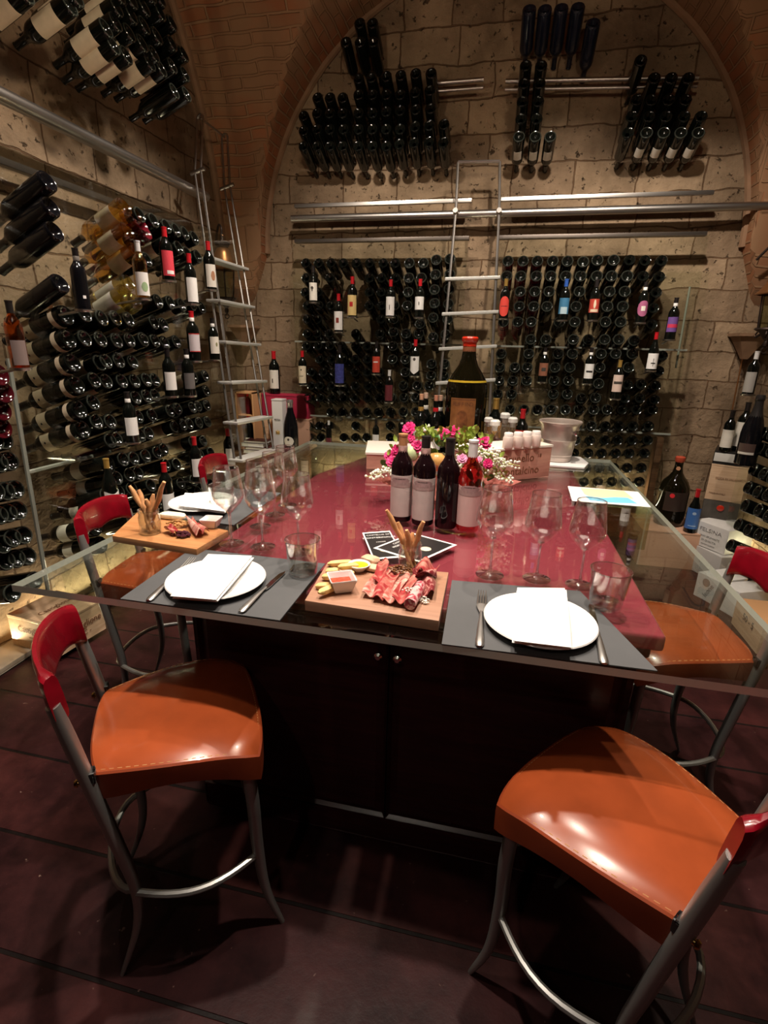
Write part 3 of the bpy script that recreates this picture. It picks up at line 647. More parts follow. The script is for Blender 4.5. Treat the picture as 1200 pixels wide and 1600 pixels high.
display((290, 683), (309, 752), 'x', XD, RZ, rackW, 'red capped standing bottle with white label low on the left wall', lab=PAPERW, cap=CAPR, lz=(.04, .16))
display((344, 670), (360, 733), 'x', XD - .1, RZ, rackW, 'red capped standing bottle just left of the ladder foot', lab=PAPER, cap=CAPR, lz=(.03, .16))
display((155, 717), (177, 797), 'x', XD, RZ, rackW, 'gold capped standing bottle with wavy white label above the red stool', lab=PAPERW, cap=CAPG, lz=(.03, .12), shape='wave', prof=BURG, emb=[(INK, .085, .10, .15, 'oval')])
display((240, 723), (264, 800), 'x', XD, RZ, rackW, 'red capped standing bottle with white label behind the breadsticks', lab=PAPERW, cap=CAPR, lz=(.02, .12))
display((-14, 470), (33, 577), 'x', XD + .05, RZ, rackW, 'orange rose wine bottle with grey label cut by the left frame edge', lab=mat('dull_grey_label', (.20, .15, .14), .5), cap=CAPK, glassm=glass('orange_rose_wine', (.95, .42, .16), .10, .6, .04, 2.), lz=(.02, .13), la=.9)
# special lying bottles on the left wall
DUCK = mat('parchment_label', (.66, .55, .40), .7, var=.08)
def lying(px, py, ax, val, tilt, label, grp, m=DARK, lab=None, lz=(.06, .165), extra=None, sc=1.15, la=1.2, shape=None, prof=None, deg=0):
    th = math.radians(tilt); p = at(px, py, ax, val)
    d = Vector((0, math.cos(th), -math.sin(th))) if ax == 'y' else Vector((-math.cos(th) * (1 if val < 0 else -1), 0, -math.sin(th)))
    z = d.normalized(); v = (camp - p); v = (v - z * v.dot(z)).normalized(); y = -v; x = y.cross(z)
    R = Matrix((x, y, z)).transposed().to_4x4()
    return std_bottle('wine_bottle', Matrix.Translation(p) @ R @ Matrix.Rotation(math.radians(deg), 4, 'Z'), glassm=m, cap=CAPK, lab=lab, lz=lz, la=la, emb=extra, label=label, group=grp, sc=sc, n=22, shape=shape, prof=prof)
for i, (x, y) in enumerate(((103, 492), (107, 529), (114, 566), (121, 601), (125, 640), (130, 671))):
    lying(x, y, 'x', XLB, 19, 'dark bottle with wavy parchment label and band, %s down the left wall stack' % ORD[i + 1], 'parchment labelled bottles stacked at the left', lab=DUCK, lz=(.135, .185), extra=None, shape='wave', la=1.35)
    q = bpy.data.objects['wine_bottle' if False else COL.objects[-1].name].parent
    root = COL.objects[-1].parent or COL.objects[-1]
    new_obj('label_band', lab_mesh(.0379, .025, .045, 1.45, DUCK, 'b', 10), root)
    new_obj('label_print', lab_mesh(.0384, .155, .163, .12, INK, 'dot', 6, 'oval'), root)
for i, (x, y) in enumerate(((75, 282), (80, 322), (86, 360), (95, 442))):
    lying(x, y, 'x', XLB + .03, 27, 'big plain black bottle lying alone, %s down the top left' % ORD[i + 1], 'big black bottles at the upper left', m=MILKY, sc=1.08)
for i, (x, y) in enumerate(((195, 322), (211, 334), (199, 360), (216, 372), (213, 392))):
    lying(x, y, 'x', XLB, 27, 'golden white wine bottle lying with pale label, %s from the top' % ORD[i + 1], 'golden wine bottles lying on the left wall', m=AMBER, lab=CREAM, lz=(.05, .13), sc=1.15)
for i, (x, y) in enumerate(((197, 457), (212, 470), (200, 440))):
    lying(x, y, 'x', XLB, 27, 'pale greenish wine bottle lying with %s label, below the golden ones' % ('white', 'leaf printed', 'tilted')[i], 'pale wine bottles lying on the left wall', m=PALEY, lab=PAPER, lz=(.05, .15), sc=1.15)
for i, (x, y) in enumerate(((222, 350), (228, 362))):
    lying(x, y, 'x', XLB, 27, 'red glass bottle lying %s beside the golden wine bottles' % ('upper', 'lower')[i], 'red bottles by the golden ones', m=REDG, sc=1.1)
for i, (x, y) in enumerate(((170, 725), (178, 754), (168, 790), (150, 824), (158, 851))):
    lying(x, y, 'x', XLB, 15, 'dark bottle with pale shoulder label, %s down near the red stool' % ORD[i + 1], 'pale labelled bottles low on the left wall', lab=PAPER, lz=(.12, .17), sc=1.12)
for i, (x, y) in enumerate(((2, 640), (6, 612), (3, 668), (-2, 585))):
    lying(x, y, 'x', XLB, 15, 'red glass bottle end at the left frame edge, %s of four' % ORD[i + 1], 'red bottle ends at the left edge', m=mat('dark_red_bottle', (.045, .003, .006), .1), sc=1.15)

# ---------------------------------------------------------------- ladders
def ladder(tl, tr, kl, kr, bl, br, n, label, dbl, rad, tread_t, treads_px=None, depth=.09):
    """tl,tr top; kl,kr at the wall rail; bl,br feet, all world points"""
    root = empty('library_ladder', (bl + br) / 2); O = Vector(root.location); tag(root, label, 'ladder')
    across = (br - bl).normalized(); lean = (kl - bl).normalized(); out = across.cross(lean).normalized()
    offs = (-.5 * dbl, .5 * dbl) if dbl else (0,)
    for side, (t, k, b) in enumerate(((tl, kl, bl), (tr, kr, br))):
        for q in offs:
            d = out * q
            tube('stile', [b + d - O, k + d - O, t + d - O], rad, STEEL, root, 8)
        if dbl:
            tube('stile_cap', [t + out * (a * .5 * dbl) - O + Vector((0, 0, .02 * (1 - a * a))) for a in (-1, -.6, 0, .6, 1)], rad, STEEL, root, 8)
        bm = bmesh.new(); b_tube(bm, [k - O - out * (.03 + dbl / 2), k - O + out * (.03 + dbl / 2)], rad * 1.8, 10); fin(bm, 'rail_hook', STEEL, root)
    tube('top_bar', [tl - O, tr - O], rad, STEEL, root, 8)
    for f in n:
        a = bl.lerp(kl, f) - O; c = br.lerp(kr, f) - O
        e = (c - a).normalized() * .03; bm = bmesh.new()
        w = out.copy(); w.z = 0; w.normalize(); w *= depth / 2
        h = Vector((0, 0, tread_t / 2)); a2 = a - e; c2 = c + e
        v = [bm.verts.new(p) for p in (a2 - w - h, c2 - w - h, c2 + w - h, a2 + w - h, a2 - w + h, c2 - w + h, c2 + w + h, a2 + w + h)]
        for ix in ((0, 1, 2, 3), (4, 5, 6, 7), (0, 1, 5, 4), (1, 2, 6, 5), (2, 3, 7, 6), (3, 0, 4, 7)): bm.faces.new([v[i] for i in ix])
        bev(bm, tread_t * .3, 2); fin(bm, 'tread', mat('ribbed_aluminium_tread', (.62, .62, .59), .35, .25, bump=.3, scale=120), root)
    return root
def ext(k, b):   # follow the line k->b to the floor
    t = -k.z / (b.z - k.z); return k + (b - k) * t
kl = at(309, 268, 'x', -2.02); kr = at(355, 292, 'x', -2.02)
bl = at(371, 715, 'x', -1.52); br = at(422, 700, 'x', -1.52)
tl = at(313, 184, 'x', -2.05); tr = at(351, 214, 'x', -2.05)
fl, fr = kl + (bl - kl) * 1.012, kr + (br - kr) * 1.012
fz = lambda z: z / kl.z
zs = [at((a + c) / 2, y, 'x', -2.02 + .5 * ((y - 280) / 435)).z for (a, c, y) in ((320, 378, 412), (330, 388, 474), (342, 400, 535), (352, 412, 594), (360, 422, 652), (370, 428, 706))]
ladder(tl, tr, kl, kr, fl, fr, [(z - fl.z) / (kl.z - fl.z) for z in zs], 'tall double-railed metal ladder leaning on the left wall rail', .045, .0075, .018, depth=.10)
kl = at(712, 332, 'y', 4.10); kr = at(780, 332, 'y', 4.10)
bl = at(683, 650, 'y', 3.66); br = at(765, 645, 'y', 3.66)
tl = at(716, 253, 'y', 4.05); tr = at(781, 252, 'y', 4.05)
fl, fr = kl + (bl - kl) * 1.012, kr + (br - kr) * 1.012
zs = [at(735, y, 'y', 4.10 - .44 * (y - 332) / 318).z for y in (436, 491, 546, 600)]
ladder(tl, tr, kl, kr, fl, fr, [(z - fl.z) / (kl.z - fl.z) for z in zs], 'slim steel ladder leaning on the middle of the back wall rail', 0, .010, .022, depth=.05)

# ---------------------------------------------------------------- lanterns
def lantern(loc, label, sc=1.):
    root = empty('wall_lantern', loc); root.scale = (sc,) * 3; tag(root, label, 'lantern')
    lathe('crown', [(.012, .30), (.05, .305), (.062, .33), (.05, .34), (.04, .31), (.015, .345), (.012, .40), (0, .40)], IRON, root, 8)
    lathe('copper_dome', [(.11, .14), (.125, .145), (.10, .17), (.075, .21), (.06, .26), (.045, .29), (.02, .305), (0, .305)], COPPER, root, 16)
    lathe('glass_shade', [(.075, .14), (.062, -.06)], glass('smoky_lantern_glass', (.75, .78, .62), .06, .5), root, 6)
    for k in range(6):
        a = k * PI / 3; tube('cage_bar', [(.085 * math.cos(a), .085 * math.sin(a), .14), (.068 * math.cos(a), .068 * math.sin(a), -.07)], .005, IRON, root, 6)
    lathe('bottom_finial', [(.08, -.06), (.085, -.07), (.05, -.09), (.03, -.12), (.012, -.14), (.018, -.16), (.012, -.175), (0, -.18)], IRON, root, 12)
    for k in range(6):
        a = k * PI / 3; c, s = math.cos(a), math.sin(a)
        tube('scroll', [(r * c, r * s, z) for (r, z) in ((.05, -.10), (.075, -.12), (.085, -.10), (.075, -.085))], .005, IRON, root, 6)
    tube('ring', [(.0 + .018 * math.cos(t), 0, -.20 + .018 * math.sin(t)) for t in [PI * k / 6 for k in range(12)]], .004, IRON, root, 6, closed=True)
    tube('hanging_arm', smooth_path([(-.12, .12, .36), (-.05, .05, .46), (0, 0, .44), (0, 0, .39)]), .008, IRON, root)
lantern(at(352, 452, 'y', 3.72), 'wrought iron and copper lantern behind the left ladder', .92)
lantern(at(1206, 497, 'y', 4.0), 'iron lantern half cut by the right frame edge above the corbel')
p0 = at(1166, 532, 'y', 4.24); p1 = at(1144, 640, 'y', 4.24)
t = tube('hanging_cable', [p0, p0.lerp(p1, .5), p1, Vector((p1.x, p1.y, .5))], .005, COPPER); tag(t, 'thin brown cable hanging below the right corbel', 'cable')

# ---------------------------------------------------------------- dining table
TX0, TX1, TY0, TY1, TZ = -1.165, .66, .95, 3.10, 1.0
MAHOG = wood_mat('dark_mahogany', (.030, .006, .007), (.055, .011, .012), .3)
LACQ = mat('crimson_lacquer', (.42, .060, .095), .22, var=.06, scale=3, coat=.4)
tb = tag(empty('dining_table', (-.21, 2.0, FZ)), 'large dining table with thick glass top over a crimson slab and mahogany cabinet', 'table')
T = Vector(tb.location)
bm = bmesh.new(); fs = b_box(bm, TX0, TX1, TY0, TY1, TZ - .018, TZ)
for k in (2, 3, 4, 5): fs[k].material_index = 1
o = fin(bm, 'glass_top', [TOPG, EDGE], tb, False); o.location = -T
bm = bmesh.new(); pts = [(-.850, 1.14), (.425, 1.14), (.425, 2.84), (-.72, 2.84), (-.85, 2.36)]
lo = [bm.verts.new((x, y, .938)) for x, y in pts]; hi = [bm.verts.new((x, y, .9805)) for x, y in pts]
bm.faces.new(lo); bm.faces.new(hi)
for k in range(5): bm.faces.new((lo[k], lo[(k + 1) % 5], hi[(k + 1) % 5], hi[k]))
bev(bm, .010, 3); o = fin(bm, 'crimson_slab', LACQ, tb); o.location = -T
bm = bmesh.new(); b_box(bm, -.84, .405, 1.155, 2.82, .905, .938); bev(bm, .012, 3); o = fin(bm, 'cornice', MAHOG, tb); o.location = -T
bm = bmesh.new(); b_box(bm, -.825, .392, 1.19, 2.80, FZ, .906); bev(bm, .004, 2); o = fin(bm, 'cabinet', MAHOG, tb); o.location = -T
bm = bmesh.new(); b_box(bm, -.835, .402, 1.175, 2.81, FZ, FZ + .09); bev(bm, .008, 2); o = fin(bm, 'plinth', MAHOG, tb); o.location = -T
cx = at(607, 1028, 'y', 1.16).x; kz = at(607, 1028, 'y', 1.15).z
for (x0, x1, kx) in ((-.80, cx - .003, cx - .026), (cx + .003, .37, cx + .026)):
    bm = bmesh.new(); b_box(bm, x0, x1, 1.172, 1.192, FZ + .10, .895)
    f = [q for q in bm.faces if q.normal.y < -.9 or abs(q.calc_center_median().y - 1.172) < 1e-4][0]
    r = bmesh.ops.inset_individual(bm, faces=[f], thickness=.07); r2 = bmesh.ops.inset_individual(bm, faces=[f], thickness=.012)
    for v in f.verts: v.co.y += .010
    r3 = bmesh.ops.inset_individual(bm, faces=[f], thickness=.03)
    for v in f.verts: v.co.y -= .007
    d = fin(bm, 'door', MAHOG, tb, False); d.location = -T
    lathe('door_knob', [(.004, 0), (.004, .012), (.012, .018), (.012, .026), (.006, .031), (0, .031)], CHROME, d, 16, Matrix.Translation((kx, 1.172, kz)) @ Matrix.Rotation(PI / 2, 4, 'X'))
for k in range(3):      # raised side panels on both long sides
    for (sx, nm) in ((-.826, -1), (.393, 1)):
        bm = bmesh.new(); y0 = 1.25 + k * .52; b_box(bm, sx - .006, sx + .006, y0, y0 + .46, FZ + .14, .85); bev(bm, .005, 2); o = fin(bm, 'side_panel', MAHOG, tb); o.location = -T

# ---------------------------------------------------------------- stools
def stool(cx, cy, ang, label):
    root = empty('bar_stool', (cx, cy, FZ), ang); tag(root, label, 'bar stool', 'leather bar stools around the table')
    def hw(v): return .146 + .052 * v + .016 * math.sin(PI * v)
    def P3(u, v):
        return Vector((u * hw(v) * (1 - .045 * (max(0, v - .86) / .14) ** 2 * u * u), -.175 + .345 * v + .022 * (1 - u * u) * (v - .25) - .008 * max(0, v - .7) / .3 * u ** 6 + .012 * (1 - v) * abs(u) ** 3, .612 + .014 * u * u * (1 - v) * .6 + .016 * math.sin(PI * v * .9) * (1 - .3 * u * u) - .016 * (abs(u) ** 5) - .020 * v ** 7))
    n = 20; bm = bmesh.new()
    g = [[bm.verts.new(P3(-1 + 2 * i / n, j / n)) for i in range(n + 1)] for j in range(n + 1)]
    for j in range(n):
        for i in range(n): bm.faces.new((g[j][i], g[j][i + 1], g[j + 1][i + 1], g[j + 1][i]))
    o = fin(bm, 'seat', LEATHER, root)
    border = [g_ for g_ in [P3(-1, j / n) for j in range(n + 1)] + [P3(-1 + 2 * i / n, 1) for i in range(1, n + 1)] + [P3(1, 1 - j / n) for j in range(1, n + 1)] + [P3(1 - 2 * i / n, 0) for i in range(1, n)]]
    bm = bmesh.new(); m_ = len(border); rows = []
    for (dz, k) in ((.0, 1.0), (-.004, 1.022), (-.02, 1.026), (-1, 1.022), (-1.0, .99), (-.03, .985)):
        row = []
        for i, p in enumerate(border):
            fr = i / n if i <= n else 2.
            v = (p.y + .175) / .345
            dd = dz if dz > -.5 else -(.060 + .009 * math.cos(2 * PI * v) + (0 if dz == -1 else 0))
            row.append(bm.verts.new((p.x * k, (p.y) * k, p.z + dd)))
        rows.append(row)
    for a, b in zip(rows[:-1], rows[1:]):
        for i in range(m_): bm.faces.new((a[i], a[(i + 1) % m_], b[(i + 1) % m_], b[i]))
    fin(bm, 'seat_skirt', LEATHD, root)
    bm = bmesh.new(); path = [Vector((p.x * .975, p.y * .975, p.z + .0015)) for p in border[:3 * n + 1]]
    for a, b in zip(path[:-1], path[1:]):
        L_ = (b - a).length; k = max(1, int(L_ / .009))
        for q in range(k):
            s_ = a.lerp(b, (q + .2) / k); e_ = a.lerp(b, (q + .75) / k); b_tube(bm, [s_, e_], .0011, 4)
    fin(bm, 'stitching', STITCH, root)
    for s in (-1, 1):
        pts = smooth_path([(s * .158, .138, .572), (s * .164, .146, .42), (s * .158, .150, .27), (s * .162, .163, .12), (s * .176, .198, .0)], 5)
        tube('front_leg', pts, lerp_list([.0150, .0155, .0145, .0115, .006], len(pts)), ALU, root, 12)
        pts = smooth_path([(s * .150, -.213, .79), (s * .150, -.198, .70), (s * .150, -.182, .60), (s * .146, -.152, .41), (s * .144, -.130, .25), (s * .146, -.140, .13), (s * .154, -.188, .0)], 5)
        tube('rear_leg', pts, lerp_list([.0165, .0185, .0185, .018, .016, .013, .006], len(pts)), ALU, root, 12, .8)
        lathe('bolt', [(.006, 0), (.006, .008), (.009, .010), (.006, .015), (0, .016)], mat('brass', (.70, .45, .15), .2, 1.), root, 10, Matrix.Translation((s * .150, -.190, .592)) @ Matrix.Rotation(PI / 2, 4, 'X'))
        box('rubber_bumper', s * .138, s * .164, -.182, -.164, .590, .618, mat('black_rubber', (.012, .01, .01), .4), root, .004)
        pts = [(s * (.150 + .045 * math.sin(PI * t) + .006 * t), -.132 + .284 * t, .245) for t in [k / 12 for k in range(13)]]
        tube('footrest', pts, .0085, ALU, root, 8)
    tube('footrest', [(.144 * math.cos(PI * t), -.132 - .060 * math.sin(PI * t), .245) for t in [k / 12 for k in range(13)]], .0085, ALU, root, 8)
    # curved crimson back
    N_ = 24; bm = bmesh.new(); prev = None; rows = []
    for i in range(N_ + 1):
        t = -1 + 2 * i / N_; a = t * 1.15
        x = .153 * math.sin(a) / math.sin(1.15); y = -.204 - .042 * (math.cos(a) - math.cos(1.15)) / (1 - math.cos(1.15))
        tx, ty = math.cos(a), math.sin(a) * .75; L_ = math.hypot(tx, ty); nx, ny = ty / L_, -tx / L_
        e = abs(t); th = .009 + .0145 * max(0, (e - .72) / .28)
        if e > .97: th *= .8
        zt = .876 - .022 * e ** 2; zb = .762 - .012 * max(0, (e - .68) / .32) ** 1.5 + .020 * math.sin(PI * min(1, e / .8)) * .6
        hh = (zt - zb) / 2; zc = (zt + zb) / 2
        row = []
        for k in range(14):
            q = 2 * PI * k / 14; c_, s_ = math.cos(q), math.sin(q)
            cs = math.copysign(abs(c_) ** .6, c_); ss = math.copysign(abs(s_) ** .45, s_)
            row.append(bm.verts.new((x + nx * th * cs, y - .006 * ss + ny * th * cs, zc + hh * ss)))
        rows.append(row)
    for a, b in zip(rows[:-1], rows[1:]):
        for k in range(14): bm.faces.new((a[k], a[(k + 1) % 14], b[(k + 1) % 14], b[k]))
    bm.faces.new(rows[0]); bm.faces.new(rows[-1])
    fin(bm, 'backrest', REDBACK, root)
    return root
def stool_at(front, rear, label):
    f = Vector(front); r = Vector(rear); c = (f + r) / 2; d = f - r
    return stool(c.x, c.y, math.atan2(d.y, d.x) - PI / 2, label)
stool_at((-.557, 1.020), (-.849, .818), 'orange leather bar stool in the left foreground, angled under the glass corner')
stool_at((.188, 1.003), (.455, .777), 'orange leather bar stool in the right foreground, shining seat, turned away')
stool_at((-1.07, 1.66), (-1.415, 1.62), 'orange leather bar stool on the left behind the rear serving board')
stool_at((-1.10, 2.52), (-1.45, 2.49), 'bar stool hidden behind the wine glasses, only its crimson back showing')
stool_at((.46, 1.63), (.80, 1.66), 'orange leather bar stool seen through the glass on the right side')

# ---------------------------------------------------------------- table setting
def prism(name, pts, z0, z1, m, parent=None, bv=.0, org=None):
    O = Vector(org) if org is not None else Vector((0, 0, 0)); bm = bmesh.new()
    lo = [bm.verts.new((p[0] - O.x, p[1] - O.y, z0 - O.z)) for p in pts]; hi = [bm.verts.new((p[0] - O.x, p[1] - O.y, z1 - O.z)) for p in pts]
    bm.faces.new(lo); bm.faces.new(hi); n = len(pts)
    for k in range(n): bm.faces.new((lo[k], lo[(k + 1) % n], hi[(k + 1) % n], hi[k]))
    if bv: bev(bm, bv, 2)
    o = fin(bm, name, m, parent); 
    if parent is None and org is not None: o.location = O
    return o
def pz(pxs, z): return [at(x, y, 'z', z) for x, y in pxs]
SLATE = mat('grey_woven_placemat', (.072, .074, .078), .75, var=.12, scale=6, bump=.2)
for pxs, lb in (([(706, 908), (906, 925), (1027, 1050), (690, 1008)], 'grey placemat at the right front place'), ([(300, 858), (508, 882), (437, 971), (188, 937)], 'grey placemat at the left front place')):
    p = pz(pxs, 1.0); c = sum(p, Vector()) / 4; tag(prism('placemat', p, 1.0005, 1.003, SLATE, None, 0, c), lb, 'placemat', 'grey placemats')
p = [Vector(v) for v in ((-1.15, 1.52, 1), (-.845, 1.505, 1), (-.85, 1.92, 1), (-1.15, 1.93, 1))]; c = sum(p, Vector()) / 4
tag(prism('placemat', p, 1.0005, 1.003, SLATE, None, 0, c), 'grey placemat at the left rear place behind the glasses', 'placemat', 'grey placemats')
PORC = mat('white_porcelain', (.84, .83, .82), .12, coat=.3)
def plate(px, py, lb, r=.125):
    p = at(px, py, 'z', 1.003); root = lathe('dinner_plate', [(0, .003), (r * .55, .003), (r * .58, .0), (r * .62, .0), (r * .66, .005), (r * .98, .015), (r, .017), (r * .985, .0195), (r * .68, .010), (r * .6, .008), (0, .008)], PORC, None, 48)
    root.location = p; tag(root, lb, 'plate', 'white dinner plates'); return p
plate(842, 977, 'white dinner plate in front of the right glasses'); plate(339, 912, 'white dinner plate at the left front place'); p3 = plate(318, 790, 'white dinner plate at the left rear place')
LINEN = mat('white_linen', (.86, .85, .84), .85, bump=.15, scale=300)
def napkin(pxs, lb, z=1.022, layers=3):
    p = pz(pxs, z + .012); c = sum(p, Vector()) / 4; root = empty('folded_napkin', (c.x, c.y, z)); tag(root, lb, 'napkin', 'folded white napkins')
    for k in range(layers):
        q = [v + (c - v) * (.012 * (layers - 1 - k)) + Vector((.004 * (k % 2) + .002 * math.sin(j_ * 2 + k), -.003 * k, 0)) for j_, v in enumerate(p)]
        n = 10; bm = bmesh.new(); top = []; bot = []
        for j in range(n + 1):
            rt, rb = [], []
            for i in range(n + 1):
                u, v = i / n, j / n; w_ = q[0] * (1 - u) * (1 - v) + q[1] * u * (1 - v) + q[2] * u * v + q[3] * (1 - u) * v
                pf = min(1, 6 * min(u, 1 - u, v, 1 - v)) ** .5; z_ = k * .0052 + (.0022 * math.sin(u * 5 + k) * math.sin(v * 4 + 2 * k) + .003) * pf * (k + 1) / layers; tk = .0012 + .0036 * pf
                rt.append(bm.verts.new((w_.x - c.x, w_.y - c.y, z_ + tk))); rb.append(bm.verts.new((w_.x - c.x, w_.y - c.y, z_)))
            top.append(rt); bot.append(rb)
        for j in range(n):
            for i in range(n):
                bm.faces.new((top[j][i], top[j][i + 1], top[j + 1][i + 1], top[j + 1][i])); bm.faces.new((bot[j][i], bot[j][i + 1], bot[j + 1][i + 1], bot[j + 1][i]))
        for i in range(n):
            for (a, b, c2, d) in ((top[0][i], top[0][i + 1], bot[0][i + 1], bot[0][i]), (top[n][i], top[n][i + 1], bot[n][i + 1], bot[n][i]), (top[i][0], top[i + 1][0], bot[i + 1][0], bot[i][0]), (top[i][n], top[i + 1][n], bot[i + 1][n], bot[i][n])): bm.faces.new((a, b, c2, d))
        fin(bm, 'fold_layer', LINEN, root)
napkin([(807, 916), (883, 917), (893, 1009), (800, 998)], 'folded white napkin on the right front plate')
napkin([(326, 864), (396, 867), (340, 935), (267, 929)], 'folded white napkin on the left front plate')
napkin([(290, 769), (368, 774), (352, 798), (279, 789)], 'folded white napkin on the rear left plate')
def frame2(p, q, z):
    d = (q - p); d.z = 0; L_ = d.length; y = d.normalized(); x = Vector((y.y, -y.x, 0))
    return Matrix(((x.x, y.x, 0, p.x), (x.y, y.y, 0, p.y), (0, 0, 1, z), (0, 0, 0, 1))), L_
SILV = mat('silver_cutlery', (.72, .70, .67), .32, 1.)
def handle_bm(bm, L_):
    pts = [(0, y * L_, .004 + .004 * math.sin(PI * y)) for y in (0, .04, .15, .35, .5, .6)]
    b_tube(bm, pts, [.006, .0095, .0085, .0065, .004, .0032], 10, 0, .45, up=(1, 0, 0))
def fork(a, b, lb):
    """a = handle end px, b = tine tips px"""
    M, L_ = frame2(at(*a, 'z', 1.003), at(*b, 'z', 1.003), 1.0035); root = empty('fork'); root.matrix_basis = M; tag(root, lb, 'fork', 'silver forks')
    bm = bmesh.new(); handle_bm(bm, L_); fin(bm, 'handle', SILV, root)
    bm = bmesh.new(); b_tube(bm, [(0, y * L_, .006) for y in (.58, .66, .72, .76)], [.0035, .009, .0125, .012], 10, 0, .15, up=(1, 0, 0)); fin(bm, 'neck', SILV, root)
    for k in range(4):
        bm = bmesh.new(); x = -.0095 + .0063 * k; b_tube(bm, [(x, .75 * L_, .006), (x, .88 * L_, .009), (x * .95, L_, .013)], [.0022, .0018, .001], 6); fin(bm, 'tine', SILV, root)
def knife(a, b, lb):
    M, L_ = frame2(at(*a, 'z', 1.003), at(*b, 'z', 1.003), 1.0035); root = empty('table_knife'); root.matrix_basis = M; tag(root, lb, 'knife', 'silver knives')
    bm = bmesh.new(); handle_bm(bm, L_ * .9); fin(bm, 'handle', SILV, root)
    bm = bmesh.new(); pts = [(-.004, .5), (-.0065, .56), (-.0075, .7), (-.006, .9), (.003, 1.0), (.0065, .93), (.0065, .56), (.004, .5)]
    lo = [bm.verts.new((x, y * L_, .004)) for x, y in pts]; hi = [bm.verts.new((x, y * L_, .0058)) for x, y in pts]; bm.faces.new(lo); bm.faces.new(hi)
    for k in range(8): bm.faces.new((lo[k], lo[(k + 1) % 8], hi[(k + 1) % 8], hi[k]))
    fin(bm, 'blade', CHROME, root, False)
fork((749, 1013), (753, 930), 'silver fork left of the right plate'); fork((232, 941), (302, 878), 'silver fork left of the left plate')
knife((944, 1040), (921, 943), 'silver knife right of the right plate'); knife((376, 959), (445, 895), 'silver knife right of the left plate')
WGF = [(0, .0025), (.030, .002), (.036, .0005), (.0365, .0015), (.030, .004), (.012, .007), (.005, .013), (.0037, .03), (.0036, .085), (.005, .098), (.010, .1045), (0, .1045)]
WGB = [(.006, .1000), (.016, .109), (.036, .130), (.0455, .148), (.0462, .158), (.0435, .178), (.0355, .235), (.0352, .2362), (.0345, .235), (.0424, .178), (.0450, .158), (.0442, .149), (.035, .132), (.015, .112), (.005, .1065)]
def wineglass(px, py, lb, sc=1.):
    p = at(px, py, 'z', 1.0); o = empty('wine_glass', (p.x, p.y, 1.0008)); o.scale = (sc,) * 3
    lathe('bowl', WGB, CLEAR, o, 40, None, 60); lathe('stem_and_foot', WGF, STEMG, o, 28, None, 60)
    lathe('rim', [(.0345, .2345), (.0349, .2365), (.0357, .2365), (.0359, .2345), (.0352, .2335), (.0345, .2345)], STEMG, o, 40)
    tag(o, lb, 'wine glass', 'clear stemmed wine glasses')
for (x, y, lb, s) in ((765, 899, 'stemmed wine glass beside the rose bottle, left of the right trio', 1.06), (838, 905, 'stemmed wine glass in the middle of the right trio', 1.03), (905, 915, 'stemmed wine glass behind the right tumbler, end of the right trio', 1.0),
                      (362, 850, 'stemmed wine glass next to the rear serving board', 1.03), (411, 855, 'stemmed wine glass front centre of the left glass cluster', 1.03), (467, 864, 'stemmed wine glass right behind the left tumbler', 1.03),
                      (407, 823, 'stemmed wine glass in the second row of the left cluster', .98), (430, 805, 'stemmed wine glass in the third row of the left cluster', .98), (449, 790, 'rearmost stemmed wine glass of the left cluster', .98)):
    wineglass(x, y, lb, s)
TUM = [(.0375, .006), (.0405, .03), (.0470, .098), (.0474, .1002), (.0466, .1004), (.0460, .098), (.0390, .026), (.0366, .012)]
for (x, y, lb) in ((945, 950, 'clear water tumbler on the right placemat'), (474, 897, 'clear water tumbler on the left placemat'), (349, 800, 'clear water tumbler at the rear left place')):
    p = at(x, y, 'z', 1.0); o = tag(empty('water_tumbler', (p.x, p.y, 1.0032)), lb, 'tumbler', 'clear water tumblers')
    lathe('tumbler_wall', TUM, glass('tumbler_glass', (.95, .97, .95), .08, .8, .03, 1.8), o, 40, None, 60)
    lathe('thick_base', [(0, 0), (.034, 0), (.037, .003), (.0376, .007), (.0366, .014), (.030, .016), (0, .014)], STEMG, o, 40, None, 60)
    lathe('rim', [(.0462, .0985), (.0466, .1006), (.0474, .1006), (.0478, .0985), (.0470, .0975), (.0462, .0985)], STEMG, o, 40)

